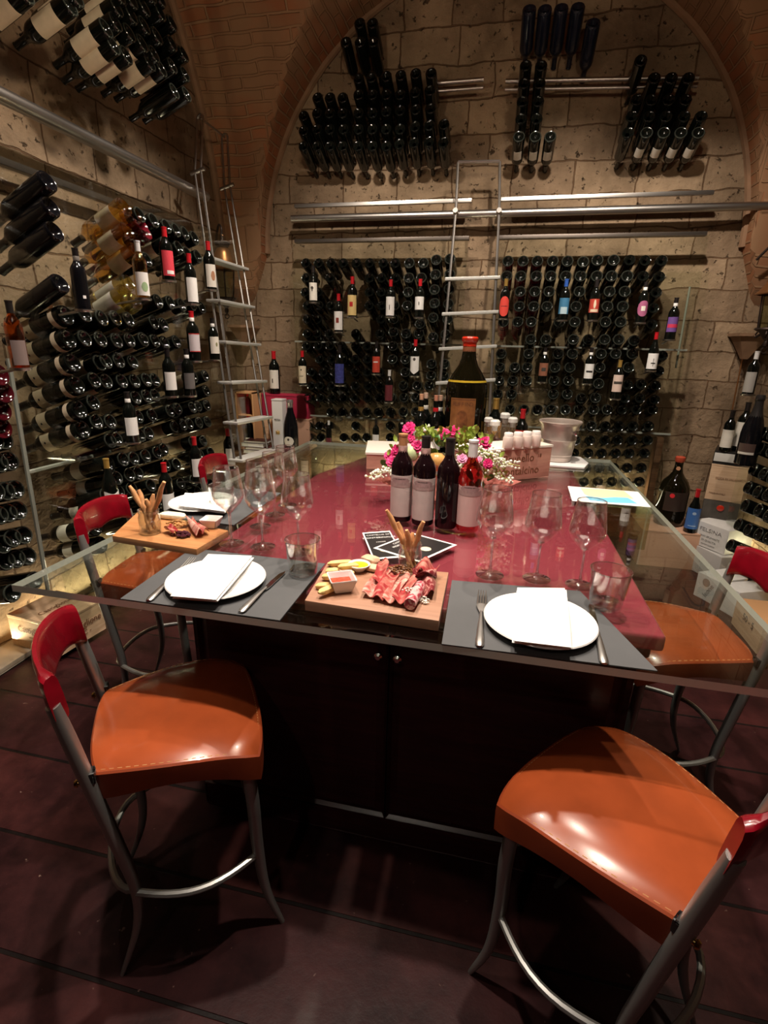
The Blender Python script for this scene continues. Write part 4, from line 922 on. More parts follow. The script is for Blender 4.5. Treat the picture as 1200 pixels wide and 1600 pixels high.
# ---------------------------------------------------------------- serving boards
BEECH = wood_mat('beech_board', (.33, .165, .10), (.40, .21, .13), .5, 5)
OAKB = wood_mat('orange_olive_board', (.42, .17, .06), (.52, .25, .10), .45, 5)
b1 = pz([(476, 938), (686, 970), (701, 894), (512, 878)], 1.028); prism('serving_board', b1, 1.001, 1.028, BEECH, None, .002, sum(b1, Vector()) / 4)
tag(COL.objects[-1], 'thick pale wooden serving board of cold cuts in the front middle', 'serving board')
b2 = pz([(175, 837), (307, 858), (357, 829), (218, 797)], 1.022); o = prism('serving_board', b2, 1.001, 1.022, OAKB, None, .002, sum(b2, Vector()) / 4)
tag(o, 'orange wooden serving board of cold cuts at the left rear place', 'serving board')
CRUST = mat('breadstick_crust', (.60, .30, .13), .6, var=.25, scale=40, bump=.4)
def jar_with_sticks(px, py, tips, z, sc, where, jl):
    p = at(px, py, 'z', z); r = .031 * sc
    root = empty('glass_jar', (p.x, p.y, z)); tag(root, jl, 'jar', 'breadstick jars')
    lathe('jar_body', [(0, .003), (r * .9, .0), (r, .006), (r, .052), (r * .88, .062), (r * .88, .066), (r * .95, .068), (r * .95, .078), (r * .91, .078), (r * .84, .064), (r * .95, .050), (r * .95, .008), (0, .006)], glass('jar_glass', (.93, .95, .93), .06, .6, .01, 2.), root, 28)
    lathe('rim_bead', [(r * .93, .070), (r * 1.0, .073), (r * .93, .077)], glass('jar_glass'), root, 28)
    for i, (tx, ty) in enumerate(tips):
        t = at(tx, ty, 'y', p.y + (.012 if i % 2 else -.008)); b = Vector((p.x + (p.x - t.x) * .18, p.y + (-.008 if i % 2 else .010), z + .010))
        pts = [b.lerp(t, k / 8) + Vector((.0012 * math.sin(k * 2 + i), .0012 * math.cos(k * 1.7 + i), 0)) for k in range(9)]
        bm = bmesh.new(); b_tube(bm, [q - b for q in pts], [.0072 * sc * (1 + .14 * math.sin(k * 2.3 + i * 2)) * (1 if 0 < k < 8 else .6) for k in range(9)], 10)
        o = fin(bm, 'breadstick', CRUST); o.location = b
        tag(o, 'crusty breadstick %s in the %s jar' % (('leaning furthest left', 'second from left', 'short, in the middle', 'short, right of middle', 'leaning right')[i], where), 'breadstick', 'breadsticks in the %s jar' % where)
jar_with_sticks(640, 890, [(604, 797), (622, 816), (636, 828), (645, 832), (661, 815)], 1.029, 1.0, 'front', 'small glass jar of breadsticks on the front serving board')
jar_with_sticks(236, 832, [(202, 759), (217, 765), (229, 780), (240, 772), (256, 753)], 1.023, 1.05, 'rear', 'small glass jar of breadsticks on the rear serving board')
FOC = mat('yellow_focaccia', (.74, .52, .20), .75, var=.25, scale=60, bump=.3)
def lump(name, a, b, wd, ht, z, m, lb, cat, grp, curve=.0):
    A = at(*a, 'z', z); Bq = at(*b, 'z', z); M, L_ = frame2(A, Bq, z); bm = bmesh.new(); N_ = 8; rows = []
    for i in range(N_ + 1):
        t = i / N_; k = (1 - abs(2 * t - 1) ** 5) ** .5 if 0 < i < N_ else .35
        row = [bm.verts.new((math.copysign(abs(math.cos(q)) ** .5, math.cos(q)) * wd / 2 * k + curve * math.sin(PI * t), t * L_, ht / 2 + math.copysign(abs(math.sin(q)) ** .5, math.sin(q)) * ht / 2 * k)) for q in [2 * PI * j / 12 for j in range(12)]]
        rows.append(row)
    for a_, b_ in zip(rows[:-1], rows[1:]):
        for k in range(12): bm.faces.new((a_[k], a_[(k + 1) % 12], b_[(k + 1) % 12], b_[k]))
    bm.faces.new(rows[0]); bm.faces.new(rows[-1]); o = fin(bm, name, m); o.matrix_basis = M
    tag(o, lb, cat, grp); return o
for i, (a, b, z, w_) in enumerate((((493, 920), (527, 919), 1.029, 'lowest, nearest the board edge'), ((498, 931), (530, 918), 1.036, 'angled below the square bowl'), ((503, 905), (530, 905), 1.031, 'left of the square bowl'), ((520, 905), (553, 898), 1.031, 'behind the square bowl'),
                                 ((509, 897), (530, 895), 1.029, 'short, near the left edge'), ((512, 885), (552, 882), 1.029, 'rearmost on the board'), ((528, 890), (560, 887), 1.040, 'on top, left of the yellow dip'))):
    lump('focaccia_stick', a, b, .020, .014, z, FOC, 'yellow focaccia finger ' + w_, 'focaccia', 'focaccia fingers on the front board')
lump('bread_slice', (566, 876), (592, 884), .035, .02, 1.030, mat('bread_crumb', (.62, .40, .26), .8, var=.2, scale=50, bump=.4), 'brown bread slice behind the yellow dip', 'bread', 'bread slices on the front board')
lump('bread_slice', (572, 888), (596, 893), .035, .012, 1.030, mat('bread_crumb', (.62, .40, .26)), 'pinkish bread slice right of the yellow dip', 'bread', 'bread slices on the front board')
def sq_bowl(px, py, s, h, z, ang, fill, lb, fl):
    p = at(px, py, 'z', z); root = empty('dip_bowl', (p.x, p.y, z), ang); tag(root, lb, 'bowl', 'small dip bowls')
    bm = bmesh.new(); b_lathe(bm, [(0, .0), (s * .62, 0), (s * .98, h), (s * .90, h), (s * .6, .005), (0, .005)], 4, 0, Matrix.Rotation(PI / 4, 4, 'Z'))
    bmesh.ops.bevel(bm, geom=list(bm.edges), offset=.0018, segments=2, affect='EDGES'); fin(bm, 'bowl', PORC, root, True, None, 50)
    bm = bmesh.new(); b_lathe(bm, [(0, h * .62), (s * .72, h * .60)], 4, 0, Matrix.Rotation(PI / 4, 4, 'Z')); bm.verts.ensure_lookup_table(); fin(bm, fl, fill, root, False)
JAM = mat('red_chilli_jam', (.62, .05, .015), .25, var=.4, scale=120, bump=.6); DIP = mat('yellow_mustard_dip', (.85, .50, .02), .25)
sq_bowl(534, 921, .047, .036, 1.029, .5, JAM, 'square white bowl of red jam on the front board', 'red_jam')
p = at(561, 891, 'z', 1.029); root = tag(empty('dip_bowl', (p.x, p.y, 1.029)), 'round white dish of yellow dip behind the square bowl', 'bowl', 'small dip bowls')
lathe('bowl', [(0, 0), (.014, 0), (.030, .019), (.0285, .020), (.013, .004), (0, .004)], PORC, root, 24); lathe('yellow_dip', [(0, .0160), (.0245, .0155)], DIP, root, 24)
sq_bowl(331, 823, .042, .030, 1.023, .1, mat('pink_pate', (.62, .35, .30), .5), 'square white bowl of pink spread on the rear board', 'spread')
HAM = marble('cured_ham', (.36, .035, .04), (.62, .26, .20), 22, .44, .66); SPECK = marble('pale_pink_ham', (.46, .11, .09), (.72, .44, .36), 26, .38, .64); SAL = marble('dark_salami', (.20, .018, .025), (.60, .28, .24), 55, .46, .62)
def slice_(a, b, wd, z, m, lb, seed, fold=.006, grp='cold cuts on the front board'):
    A = at(*a, 'z', z); Bq = at(*b, 'z', z); M, L_ = frame2(A, Bq, z); bm = bmesh.new(); nu, nv = 10, 12; g = []
    rnd = random.Random(seed); ph = rnd.random() * 6
    for s_ in (0, 1):
        rr = []
        for j in range(nv + 1):
            v = j / nv; wv = wd * (1 - .25 * abs(2 * v - 1) ** 3) * (1 + .08 * math.sin(v * 9 + ph))
            rr.append([bm.verts.new(((i / nu - .5) * wv, v * L_, .003 + fold * (1 + math.sin(i / nu * 5 + ph + v * 3)) + .004 * math.sin(v * PI) + s_ * .0022)) for i in range(nu + 1)])
        g.append(rr)
    for s_ in (0, 1):
        for j in range(nv):
            for i in range(nu): bm.faces.new((g[s_][j][i], g[s_][j][i + 1], g[s_][j + 1][i + 1], g[s_][j + 1][i]))
    for j in range(nv):
        for i in (0, nu): bm.faces.new((g[0][j][i], g[0][j + 1][i], g[1][j + 1][i], g[1][j][i]))
    for i in range(nu):
        for j in (0, nv): bm.faces.new((g[0][j][i], g[0][j][i + 1], g[1][j][i + 1], g[1][j][i]))
    o = fin(bm, 'cold_cut_slice', m); o.matrix_basis = M; tag(o, lb, 'ham slice', grp)
slice_((574, 935), (606, 893), .035, 1.029, SPECK, 'leftmost long pink ham slice beside the jam bowl', 1)
slice_((590, 940), (618, 898), .035, 1.032, HAM, 'red ham slice second from the jam bowl', 2)
slice_((606, 945), (634, 902), .035, 1.030, SPECK, 'pale pink ham slice in the middle of the row', 3)
slice_((622, 946), (644, 908), .038, 1.034, HAM, 'folded ham slice right of the middle', 4, .008)
slice_((668, 936), (666, 896), .040, 1.030, SAL, 'dark marbled slice at the right end', 5, .010)
slice_((655, 905), (676, 890), .050, 1.042, HAM, 'crumpled red ham heap beside the jar', 6, .014)
slice_((646, 908), (680, 905), .035, 1.040, SAL, 'dark crumpled slice on top of the ham heap', 7, .012)
slice_((592, 915), (600, 880), .030, 1.036, HAM, 'short red slice behind the pink slices', 8, .006)
A = at(640, 948, 'z', 1.040); Bq = at(657, 918, 'z', 1.040); bm = bmesh.new(); b_tube(bm, [(A - A), (Bq - A) * .5, (Bq - A)], [.014, .0145, .013], 14); o = fin(bm, 'rolled_ham', marble('striped_ham', (.40, .03, .06), (.72, .46, .44), 40, .45, .55)); o.location = (A.x, A.y, 1.046); tag(o, 'tightly rolled striped ham at the front of the board', 'ham roll')
def cluster(name, px, py, z, n, rad, br, m, lb, cat, kind=None):
    p = at(px, py, 'z', z); rnd = random.Random(px); bm = bmesh.new()
    for k in range(n):
        a = rnd.random() * 6.28; r = rad * math.sqrt(rnd.random()); h = rnd.random() * .016 * (1 - r / rad)
        bmesh.ops.create_icosphere(bm, subdivisions=1, radius=br * (.8 + .4 * rnd.random()), matrix=Matrix.Translation((r * math.cos(a), r * math.sin(a) * .7, br + h)) @ Matrix.Diagonal((1.2, .9, .8, 1)))
    o = fin(bm, name, m); o.location = (p.x, p.y, z); tag(o, lb, cat, None, kind)
cluster('chopped_relish', 625, 893, 1.040, 60, .034, .0045, mat('brown_relish', (.16, .06, .02), .3, var=.6, scale=90), 'brown chopped relish heap below the front jar', 'relish', 'stuff')
cluster('crumbled_cheese', 640, 925, 1.050, 40, .018, .0022, mat('white_crumbs', (.75, .70, .62), .8), 'white crumbs scattered over the front ham slices', 'crumbs', 'stuff')
cluster('crumbled_cheese', 662, 940, 1.030, 35, .016, .0022, mat('white_crumbs', (.75, .70, .62)), 'white crumbs at the right front of the board', 'crumbs', 'stuff')
cluster('grapes', 283, 838, 1.023, 26, .026, .0065, mat('dark_grape', (.06, .012, .022), .2, coat=.3), 'small dark grape bunch on the rear board', 'grapes', 'stuff')
cluster('chopped_relish', 277, 820, 1.028, 60, .034, .005, mat('golden_relish', (.40, .20, .07), .4, var=.5, scale=90), 'golden brown relish heap on the rear board', 'relish', 'stuff')
slice_((305, 826), (322, 836), .032, 1.026, HAM, 'bright red ham slice on the rear board by the square bowl', 11, .010, 'cold cuts on the rear board')
slice_((296, 815), (312, 838), .028, 1.030, SPECK, 'pale ham slice standing over the rear board', 12, .010, 'cold cuts on the rear board')
slice_((262, 829), (276, 838), .026, 1.024, HAM, 'small ham fold next to the rear jar', 13, .008, 'cold cuts on the rear board')
A = at(250, 812, 'z', 1.023); lump('bread_slice', (250, 808), (290, 812), .04, .02, 1.023, mat('pale_cracker', (.72, .68, .52), .8, var=.2, scale=50, bump=.3), 'pale bread slice behind the rear relish', 'bread', None)

# ---------------------------------------------------------------- cards and map
BLACKC = mat('black_card', (.018, .016, .016), .35); WB = mat('card_white', (.85, .84, .82), .5)
def card(l, bt, r, z, lb, lines, rot=0):
    L_, Bt, Rr = (at(*q, 'z', z) for q in (l, bt, r)); Tp = L_ + Rr - Bt; c = (L_ + Rr) / 2
    root = empty('printed_card', (c.x, c.y, z)); tag(root, lb, 'card', 'black printed cards')
    pts = [L_, Bt, Rr, Tp]; prism('card_border', [p - c for p in pts], .0005, .0015, WB, root); prism('card_face', [(p - c) * .90 for p in pts], .0015, .0022, BLACKC, root)
    rx = (Tp - L_) ; up = (L_ - Bt)
    for i, (s, sz, off) in enumerate(lines):
        q = up * off; text(s, sz, WB, root, (q.x, q.y, .0024), rx, up, depth=.0002)
    q = up * -.22; lathe('card_emblem', [(0, .0022), (.017, .0022), (.017, .0030), (0, .0030)], CREAM, root, 20, Matrix.Translation((q.x, q.y, 0)))
card((566, 833), (583, 875), (632, 871), 1.0005, 'black printed card with white border lying under the other', [('CASTELLO DI', .013, .36), ('MONTERINALDI', .015, .25), ('I HOST', .010, .08)])
card((583, 857), (655, 879), (714, 852), 1.0028, 'black printed card with white border on top, behind the jar', [('CASTELLO', .013, .36), ('MONTERINALDI', .015, .25), ('WINERY', .010, .08)])
mp = pz([(887, 760), (997, 769), (1017, 793), (894, 783)], 1.0); c = sum(mp, Vector()) / 4
root = tag(empty('paper_map', (c.x, c.y, 1.0)), 'white paper map with yellow land and blue sea at the right table edge', 'map')
prism('paper_sheet', [p - c for p in mp], .0008, .0016, PAPERW, root)
Q = lambda u, v: (mp[0] * (1 - u) * (1 - v) + mp[1] * u * (1 - v) + mp[2] * u * v + mp[3] * (1 - u) * v) - c
prism('land_print', [Q(u, v) for u, v in ((.18, .06), (.80, .02), (.86, .55), (.55, .60), (.30, .75), (.2, .5))], .0017, .0020, mat('map_yellow', (.85, .66, .40), .7), root)
prism('sea_print', [Q(u, v) for u, v in ((.2, .62), (.42, .66), (.6, .55), (.78, .50), (.86, .85), (.5, .92), (.24, .88))], .0021, .0024, mat('map_blue', (.16, .52, .74), .7), root)
REFL = glass('reflection_box_tint', (.84, .84, .62), .22, .4, .25, 2.)  # added box whose pale tint imitates a reflection in the tabletop
bm = bmesh.new(); b_box(bm, .445, .66, 2.20, 2.42, .80, .978); o = fin(bm, 'reflection_box', REFL, None, False); tag(o, 'clear yellowish box built for a reflection in the glass beside the crimson slab', 'reflection box')

# ---------------------------------------------------------------- bottles on the table
MRP = mat('grey_pink_label', (.56, .47, .45), .6, var=.06); HILL = mat('rose_grey_hill_print', (.36, .24, .24), .6, var=.15)
def tbottle(px, py, lb, **kw):
    p = at(px, py, 'z', 1.0005); return std_bottle('wine_bottle', Matrix.Translation((p.x, p.y, 1.0005)), label=lb, group='opened wine bottles in front of the flowers', n=36, sc=1.03, **kw)
hp = [(HILL, .135, .16, .9, 'oval'), (mat('hill_band', (.40, .28, .27), .6), .125, .142, 1.2, None), (INK, .152, .154, .5, None)]
SEAL = mat('rose_seal', (.65, .40, .38), .5)
for (x, y, lb, kw) in ((626, 811, 'red wine bottle with cork coloured capsule and hill label, leftmost on the table', dict(cap=mat('cork_brown_capsule', (.42, .20, .09), .4), lab=MRP, emb=hp, lz=(.02, .165), la=1.5, glassm=mat('table_bottle_glass', (.008, .003, .004), .06), neck=mat('pinkish_band', (.40, .25, .22), .5))),
                       (660, 817, 'red wine bottle with black capsule and hill label, second on the table', dict(cap=CAPK, lab=MRP, emb=hp, lz=(.02, .165), la=1.5, glassm=mat('table_bottle_glass', (.008, .003, .004)), neck=mat('pinkish_band', (.4, .25, .22)))),
                       (696, 822, 'unlabelled black wine bottle between the labelled bottles', dict(cap=CAPK, lab=None, glassm=mat('table_bottle_glass', (.008, .003, .004)))),
                       (730, 827, 'rose wine bottle with white capsule and pink hill label', dict(cap=CAPW, lab=mat('pinkish_paper', (.66, .46, .44), .6), emb=hp, lz=(.022, .155), la=1.5, glassm=glass('rose_wine_glass', (.86, .22, .24), .09, .6, .03, 2.)))):
    r = tbottle(x, y, lb, **kw)
    if kw['lab'] is MRP: new_obj('neck_seal', lab_mesh(.0158, .245, .258, .5, SEAL, 'sl', 8, 'oval'), r)
# magnum
p = at(727, 703, 'z', 1.0); p.y = 2.98; p.x = at(727, 640, 'y', 2.98).x
root = tag(empty('giant_wine_bottle', (p.x, p.y, 1.001)), 'giant dark wine bottle with red wax top and copper label on the table', 'bottle')
BG = [(0, .03), (.07, .01), (.10, 0), (.112, .012), (.115, .05), (.117, .36), (.113, .40), (.100, .435), (.078, .47), (.055, .505), (.042, .54), (.037, .58), (.0355, .645), (0, .645)]
hz = min([.5 + .01 * k for k in range(60)], key=lambda s: abs(proj((p.x, p.y, 1 + .655 * s))[1] - 528)); root.scale = (hz,) * 3
lathe('glass_body', BG, mat('olive_black_glass', (.006, .005, .002), .04), root, 48)
lathe('red_wax_top', [(.0362, .60), (.0366, .61), (.038, .628), (.044, .634), (.046, .650), (.040, .658), (0, .660)], mat('red_sealing_wax', (.70, .035, .012), .3, coat=.4), root, 28)
lathe('neck_label', [(.0372, .575), (.0368, .605)], mat('brown_neck_paper', (.25, .09, .04), .5), root, 28)
lathe('wine_level', [(.1085, .418), (.1075, .421), (.1045, .428), (.1050, .429)], mat('golden_wine_line', (.55, .38, .03), .2), root, 48)
lo = new_obj('paper_label', lab_mesh(.1178, .10, .335, .62, mat('copper_label', (.36, .15, .05), .35, .35, var=.2, scale=30), 'big', 20), root)
new_obj('label_frame', lab_mesh(.1183, .325, .33, .58, BROWNI, 'bf', 16), lo); new_obj('label_frame', lab_mesh(.1183, .105, .11, .58, BROWNI, 'bf2', 16), lo)
new_obj('label_emblem', lab_mesh(.1183, .16, .27, .28, mat('label_figure', (.26, .10, .035), .4, .3, var=.5, scale=40), 'be', 12, 'oval'), lo)
for i, ch in enumerate('RUFFINO'):
    a = -PI / 2 + (i - 3) * .135; text(ch, .030, BROWNI, lo, (.119 * math.cos(a), .119 * math.sin(a), .302), (-math.sin(a), math.cos(a), 0), (0, 0, 1), depth=.0003)
root.rotation_euler = (0, 0, -.08)
# crate with lettering
CZ = 1.15
c0 = at(857, 745, 'z', 1.0); c1 = at(754, 757, 'z', 1.0); d = (c1 - c0).normalized(); nrm = Vector((-d.y, d.x, 0)); 
if nrm.y < 0: nrm = -nrm
CRT = wood_mat('pink_crate_pine', (.50, .25, .19), (.58, .31, .23), .6)  # pinkish pine grain for the crate and shallow box
root = tag(empty('wine_crate', (c0.x, c0.y, 1.0)), 'wooden wine crate printed Brunello Montalcino on the far end of the table', 'crate')
W_, D_, H_ = .50, .17, .15
ang = math.atan2(-d.y, -d.x)
root.rotation_euler = (0, 0, ang)
box('crate_body', -W_, 0, 0, D_, .001, H_, CRT, root, .003)
box('crate_lid', -W_ - .004, .004, -.004, D_ + .004, H_, H_ + .010, mat('pale_lid_board', (.78, .70, .62), .6), root, .002)
text('Brunello', .055, BROWNI, root, (-.20, -.0012, .105), (1, 0, 0), (0, 0, 1)); text('di Montalcino', .055, BROWNI, root, (-.22, -.0012, .045), (1, 0, 0), (0, 0, 1))
text('18', .025, BROWNI, root, (-.075, -.0012, .112), (1, 0, 0), (0, 0, 1), name='printed_number')
MC = Matrix.Translation(root.location) @ Matrix.Rotation(ang, 4, 'Z')
for i, x in enumerate((793, 808, 822, 836)):
    q = at(x, 700 - i * 1.2, 'z', CZ + .011); r = empty('white_jar', (q.x, q.y, CZ + .011)); tag(r, 'small white lidded jar on the crate, %s from the left' % ORD[i + 1], 'jar', 'white lidded jars on the crate')
    lathe('jar_body', [(0, 0), (.022, 0), (.024, .003), (.024, .048), (.021, .054), (0, .054)], mat('frosted_white_jar', (.74, .62, .56), .4), r, 20); lathe('jar_lid', [(.0205, .052), (.0205, .068), (.018, .071), (0, .071)], mat('white_jar_lid', (.82, .76, .72), .4), r, 20)
# low crate further left (its top shows left of the flowers)
q = pz([(545, 697), (600, 690), (640, 700), (600, 715)], 1.09)
root = tag(empty('shallow_box', (-.52, 2.62, 1.0)), 'shallow pale box with a white top behind the flowers on the left', 'box')
prism('box_body', [Vector((x, y, 0)) for x, y in ((-.17, .16), (-.10, -.16), (.24, -.10), (.17, .22))], .001, .075, CRT, root); prism('box_top', [Vector((x, y, 0)) for x, y in ((-.175, .165), (-.105, -.165), (.245, -.105), (.175, .225))], .075, .085, mat('pale_lid_board', (.78, .7, .62)), root)
# ice bucket on tray
p = at(868, 722, 'z', 1.0)
tr = prism('serving_tray', [Vector((p.x + a, p.y + b, 1)) for a, b in ((-.12, -.14), (.13, -.15), (.17, -.02), (.15, .14), (-.12, .14))], 1.001, 1.012, mat('white_folded_cloth', (.84, .83, .82), .8), None, .003, (p.x, p.y, 1.0)); tag(tr, 'white cloth folded under the metal ice bucket', 'cloth')
root = tag(empty('ice_bucket', (p.x, p.y, 1.013)), 'ribbed metal ice bucket with a side knob on the table', 'ice bucket')
ZINC = mat('worn_zinc', (.62, .52, .46), .36, .45, var=.08, scale=12)
lathe('bucket', [(0, .0), (.072, 0), (.076, .004), (.077, .02), (.0795, .024), (.0785, .028), (.080, .034), (.082, .038), (.081, .042), (.092, .115), (.0955, .119), (.0935, .124), (.102, .195), (.110, .205), (.114, .212), (.112, .217), (.104, .214), (.099, .200), (.075, .008), (0, .006)], ZINC, root, 48)
for s in (-1, 1): lathe('knob', [(.006, 0), (.006, .014), (.013, .018), (.014, .028), (.009, .034), (0, .035)], CHROME, root, 14, Matrix.Translation((s * .060, -s * .075, .165)) @ Matrix.Rotation(math.atan2(-s, s * .8), 4, 'Z') @ Matrix.Rotation(PI / 2, 4, 'Y'))
# carafes, spirit bottles
CAR = [(0, .003), (.036, 0), (.039, .005), (.039, .085), (.034, .105), (.018, .125), (.014, .135), (.014, .155), (.019, .158), (.019, .166), (.012, .166), (.0115, .135), (.032, .103), (.037, .083), (.037, .008), (0, .006)]
for (bx, ty, yy, lb) in ((774, 656, 2.62, 'clear glass carafe with stopper, leftmost behind the crate'), (790, 645, 2.85, 'tall clear glass carafe with stopper, middle one behind the crate'), (802, 652, 2.80, 'clear glass carafe with stopper nearest the ice bucket'), (764, 652, 2.86, 'clear glass carafe half behind the giant bottle')):
    q = at(bx, ty, 'y', yy); s = (q.z - 1.0) / .19; r = empty('glass_carafe', (q.x, yy, 1.001)); r.scale = (s,) * 3; tag(r, lb, 'carafe', 'clear stoppered carafes')
    lathe('carafe_body', CAR, CLEAR, r, 24); lathe('stopper', [(.010, .150), (.0125, .168), (.019, .170), (.019, .184), (.013, .190), (0, .190)], mat('milky_stopper', (.75, .75, .72), .15), r, 14)
for (bx, ty, yy, lb, cap, labm, s0) in ((776, 623, 3.00, 'small dark bottle with orange capsule and orange label behind the carafes', CAPG, mat('amber_label', (.72, .36, .06), .5), 1.), (818, 640, 2.96, 'small dark bottle with bright red capsule behind the white jars', CAPR, mat('scarlet_label', (.6, .05, .03), .5), 1.)):
    q = at(bx, ty, 'y', yy); s = (q.z - 1.0) / .3; std_bottle('spirit_bottle', Matrix.Translation((q.x, yy, 1.001)), DARK, cap, labm, (.10, .18), 1.3, None, lb, 'bottle', None, s, None, 20)
for i, (bx, ty, yy, lb, cc) in enumerate(((659, 616, 2.92, 'corked dark bottle, leftmost in the row left of the giant bottle', (.60, .33, .2)), (666, 614, 3.0, 'corked dark bottle with pale neck, second left of the giant bottle', (.72, .50, .38)), (682, 618, 2.94, 'corked dark bottle with red neck beside the giant bottle', (.58, .25, .16)), (689, 618, 3.02, 'corked dark bottle tucked against the giant bottle', (.66, .4, .28)))):
    q = at(bx, ty, 'y', yy); s = (q.z - 1.0) / .33; r = std_bottle('corked_bottle', Matrix.Translation((q.x, yy, 1.001)), DARK, None, PAPERW, (.03, .15), 1.2, None, lb, 'bottle', None, s, None, 20, neck=(CAPG, PAPER, CAPR, PAPERW)[i])
    lathe('cork', [(.011, .297), (.012, .33), (0, .331)], mat('cork_%d' % i, cc, .8), r, 12)

# ---------------------------------------------------------------- flowers
c = at(697, 745, 'y', 2.0); bq = tag(empty('flower_bouquet', (c.x, 2.0, 1.0)), 'bouquet of magenta roses, white filler and an apple wrapped in pink paper behind the bottles', 'bouquet'); BO = Vector(bq.location)
MAG = mat('magenta_petals', (.66, .015, .17), .6, var=.25, scale=120); PNK = mat('light_pink_petals', (.78, .28, .50), .6, var=.2, scale=90); ORG = mat('orange_red_petals', (.75, .20, .06), .6)
LEAF = mat('deep_green_leaf', (.06, .16, .03), .4, var=.3, scale=30); LIME = mat('lime_green_leaf', (.32, .42, .07), .5, var=.3, scale=50); WHT = mat('cream_blossom', (.80, .80, .66), .7)
def bloom(px, py, r, m, yy=1.97, seed=0):
    q = at(px, py, 'y', yy) - BO; rnd = random.Random(seed + px); bm = bmesh.new(); nrm = Vector((rnd.uniform(-.4, .4), -1, rnd.uniform(.3, .9))).normalized()
    F = frame_dir(q, nrm)
    for ring, (n, rr, tilt) in enumerate(((9, 1.0, .25), (7, .75, .6), (5, .5, 1.0), (3, .25, 1.3))):
        for k in range(n):
            a = 2 * PI * k / n + ring * .4; Mp = F @ Matrix.Rotation(a, 4, 'Z') @ Matrix.Translation((0, 0, ring * r * .12)) @ Matrix.Rotation(-tilt, 4, 'Y')
            bmesh.ops.create_uvsphere(bm, u_segments=6, v_segments=4, radius=1, matrix=Mp @ Matrix.Translation((r * rr * .5, 0, 0)) @ Matrix.Diagonal((r * rr * .55, r * .38, r * .09, 1)))
    fin(bm, 'bloom', m, bq)
for i, (x, y, r, m, yy) in enumerate(((640, 671, .026, MAG, 2.02), (641, 686, .018, MAG, 2.0), (652, 698, .022, MAG, 1.96), (621, 704, .022, MAG, 2.0), (609, 712, .020, MAG, 2.0), (613, 722, .022, MAG, 1.97), (697, 679, .022, MAG, 2.03), (708, 678, .028, MAG, 2.0), (756, 692, .026, MAG, 1.99),
                                      (762, 725, .018, MAG, 1.93), (722, 717, .018, PNK, 1.95), (749, 718, .011, PNK, 1.93), (690, 674, .016, ORG, 2.05), (610, 714, .016, MAG, 2.05), (641, 718, .014, PNK, 1.95))): bloom(x, y, r * 1.22, m, yy, i)
ap = at(682, 721, 'y', 1.95) - BO
lathe('apple', [(0, .012), (.008, .004), (.02, 0), (.032, .014), (.037, .034), (.034, .052), (.022, .064), (.009, .063), (0, .054)], mat('yellow_red_apple', (.75, .38, .12), .3, var=.45, scale=14), bq, 24, Matrix.Translation(ap - Vector((0, 0, .034))))
ap = at(643, 708, 'y', 1.96) - BO
lathe('green_fruit', [(0, 0), (.02, .003), (.028, .022), (.024, .045), (.01, .058), (0, .058)], mat('pale_green_fruit', (.52, .62, .34), .4), bq, 20, Matrix.Translation(ap - Vector((0, 0, .03))))
def leaf(bm, q, L_, wd, rnd, up=.5):
    d = Vector((rnd.uniform(-1, 1), rnd.uniform(-1, .2), rnd.uniform(-.2, 1) + up)).normalized(); s = d.cross(Vector((rnd.uniform(-.5, .5), -1, rnd.uniform(-.5, .5)))).normalized(); n = d.cross(s)
    prev = None
    for k in range(6):
        t = k / 5; w_ = wd * math.sin(PI * min(.98, t * .9 + .06)); cpt = q + d * L_ * t + n * (.12 * L_ * math.sin(PI * t))
        row = [bm.verts.new(cpt - s * w_ + n * w_ * .3), bm.verts.new(cpt), bm.verts.new(cpt + s * w_ + n * w_ * .3)]
        if prev:
            for j in range(2): bm.faces.new((prev[j], prev[j + 1], row[j + 1], row[j]))
        prev = row
rnd = random.Random(4); bm = bmesh.new()
for (x0, x1, y0, y1, n) in ((660, 700, 680, 715, 16), (600, 650, 715, 745, 10), (700, 760, 690, 745, 12), (735, 765, 745, 770, 6)):
    for k in range(n): leaf(bm, at(rnd.uniform(x0, x1), rnd.uniform(y0, y1), 'y', rnd.uniform(1.97, 2.06)) - BO, rnd.uniform(.03, .06), .012, rnd)
fin(bm, 'dark_leaves', LEAF, bq)
bm = bmesh.new()
for (x0, x1, y0, y1, n) in ((655, 745, 670, 692, 80), (712, 765, 682, 735, 90), (740, 790, 712, 750, 50), (645, 665, 672, 690, 18), (605, 640, 690, 730, 20)):
    for k in range(n): leaf(bm, at(rnd.uniform(x0, x1), rnd.uniform(y0, y1), 'y', rnd.uniform(1.95, 2.05)) - BO, rnd.uniform(.016, .032), .008, rnd)
fin(bm, 'lime_leaves', LIME, bq)
bm = bmesh.new(); bs = bmesh.new()
for (x0, y0, x1, y1, n) in ((612, 735, 573, 745, 46), (750, 715, 812, 728, 60), (750, 728, 800, 752, 40), (770, 705, 785, 745, 20), (712, 712, 725, 735, 34), (735, 700, 775, 710, 26), (598, 728, 615, 740, 20), (665, 662, 668, 672, 6), (745, 690, 760, 740, 30)):
    st = at(700, 745, 'y', 2.0) - BO; a = at(x0, y0, 'y', 1.96) - BO; b = at(x1, y1, 'y', 1.93) - BO
    b_tube(bs, [st, a, b], .0012, 4)
    for k in range(n):
        q = a.lerp(b, rnd.random()) + Vector((rnd.uniform(-.014, .014), rnd.uniform(-.02, .02), rnd.uniform(-.016, .016)))
        bmesh.ops.create_icosphere(bm, subdivisions=1, radius=rnd.uniform(.0035, .0070), matrix=Matrix.Translation(q))
fin(bm, 'white_filler_blossoms', WHT, bq); fin(bs, 'flower_stems', LIME, bq)
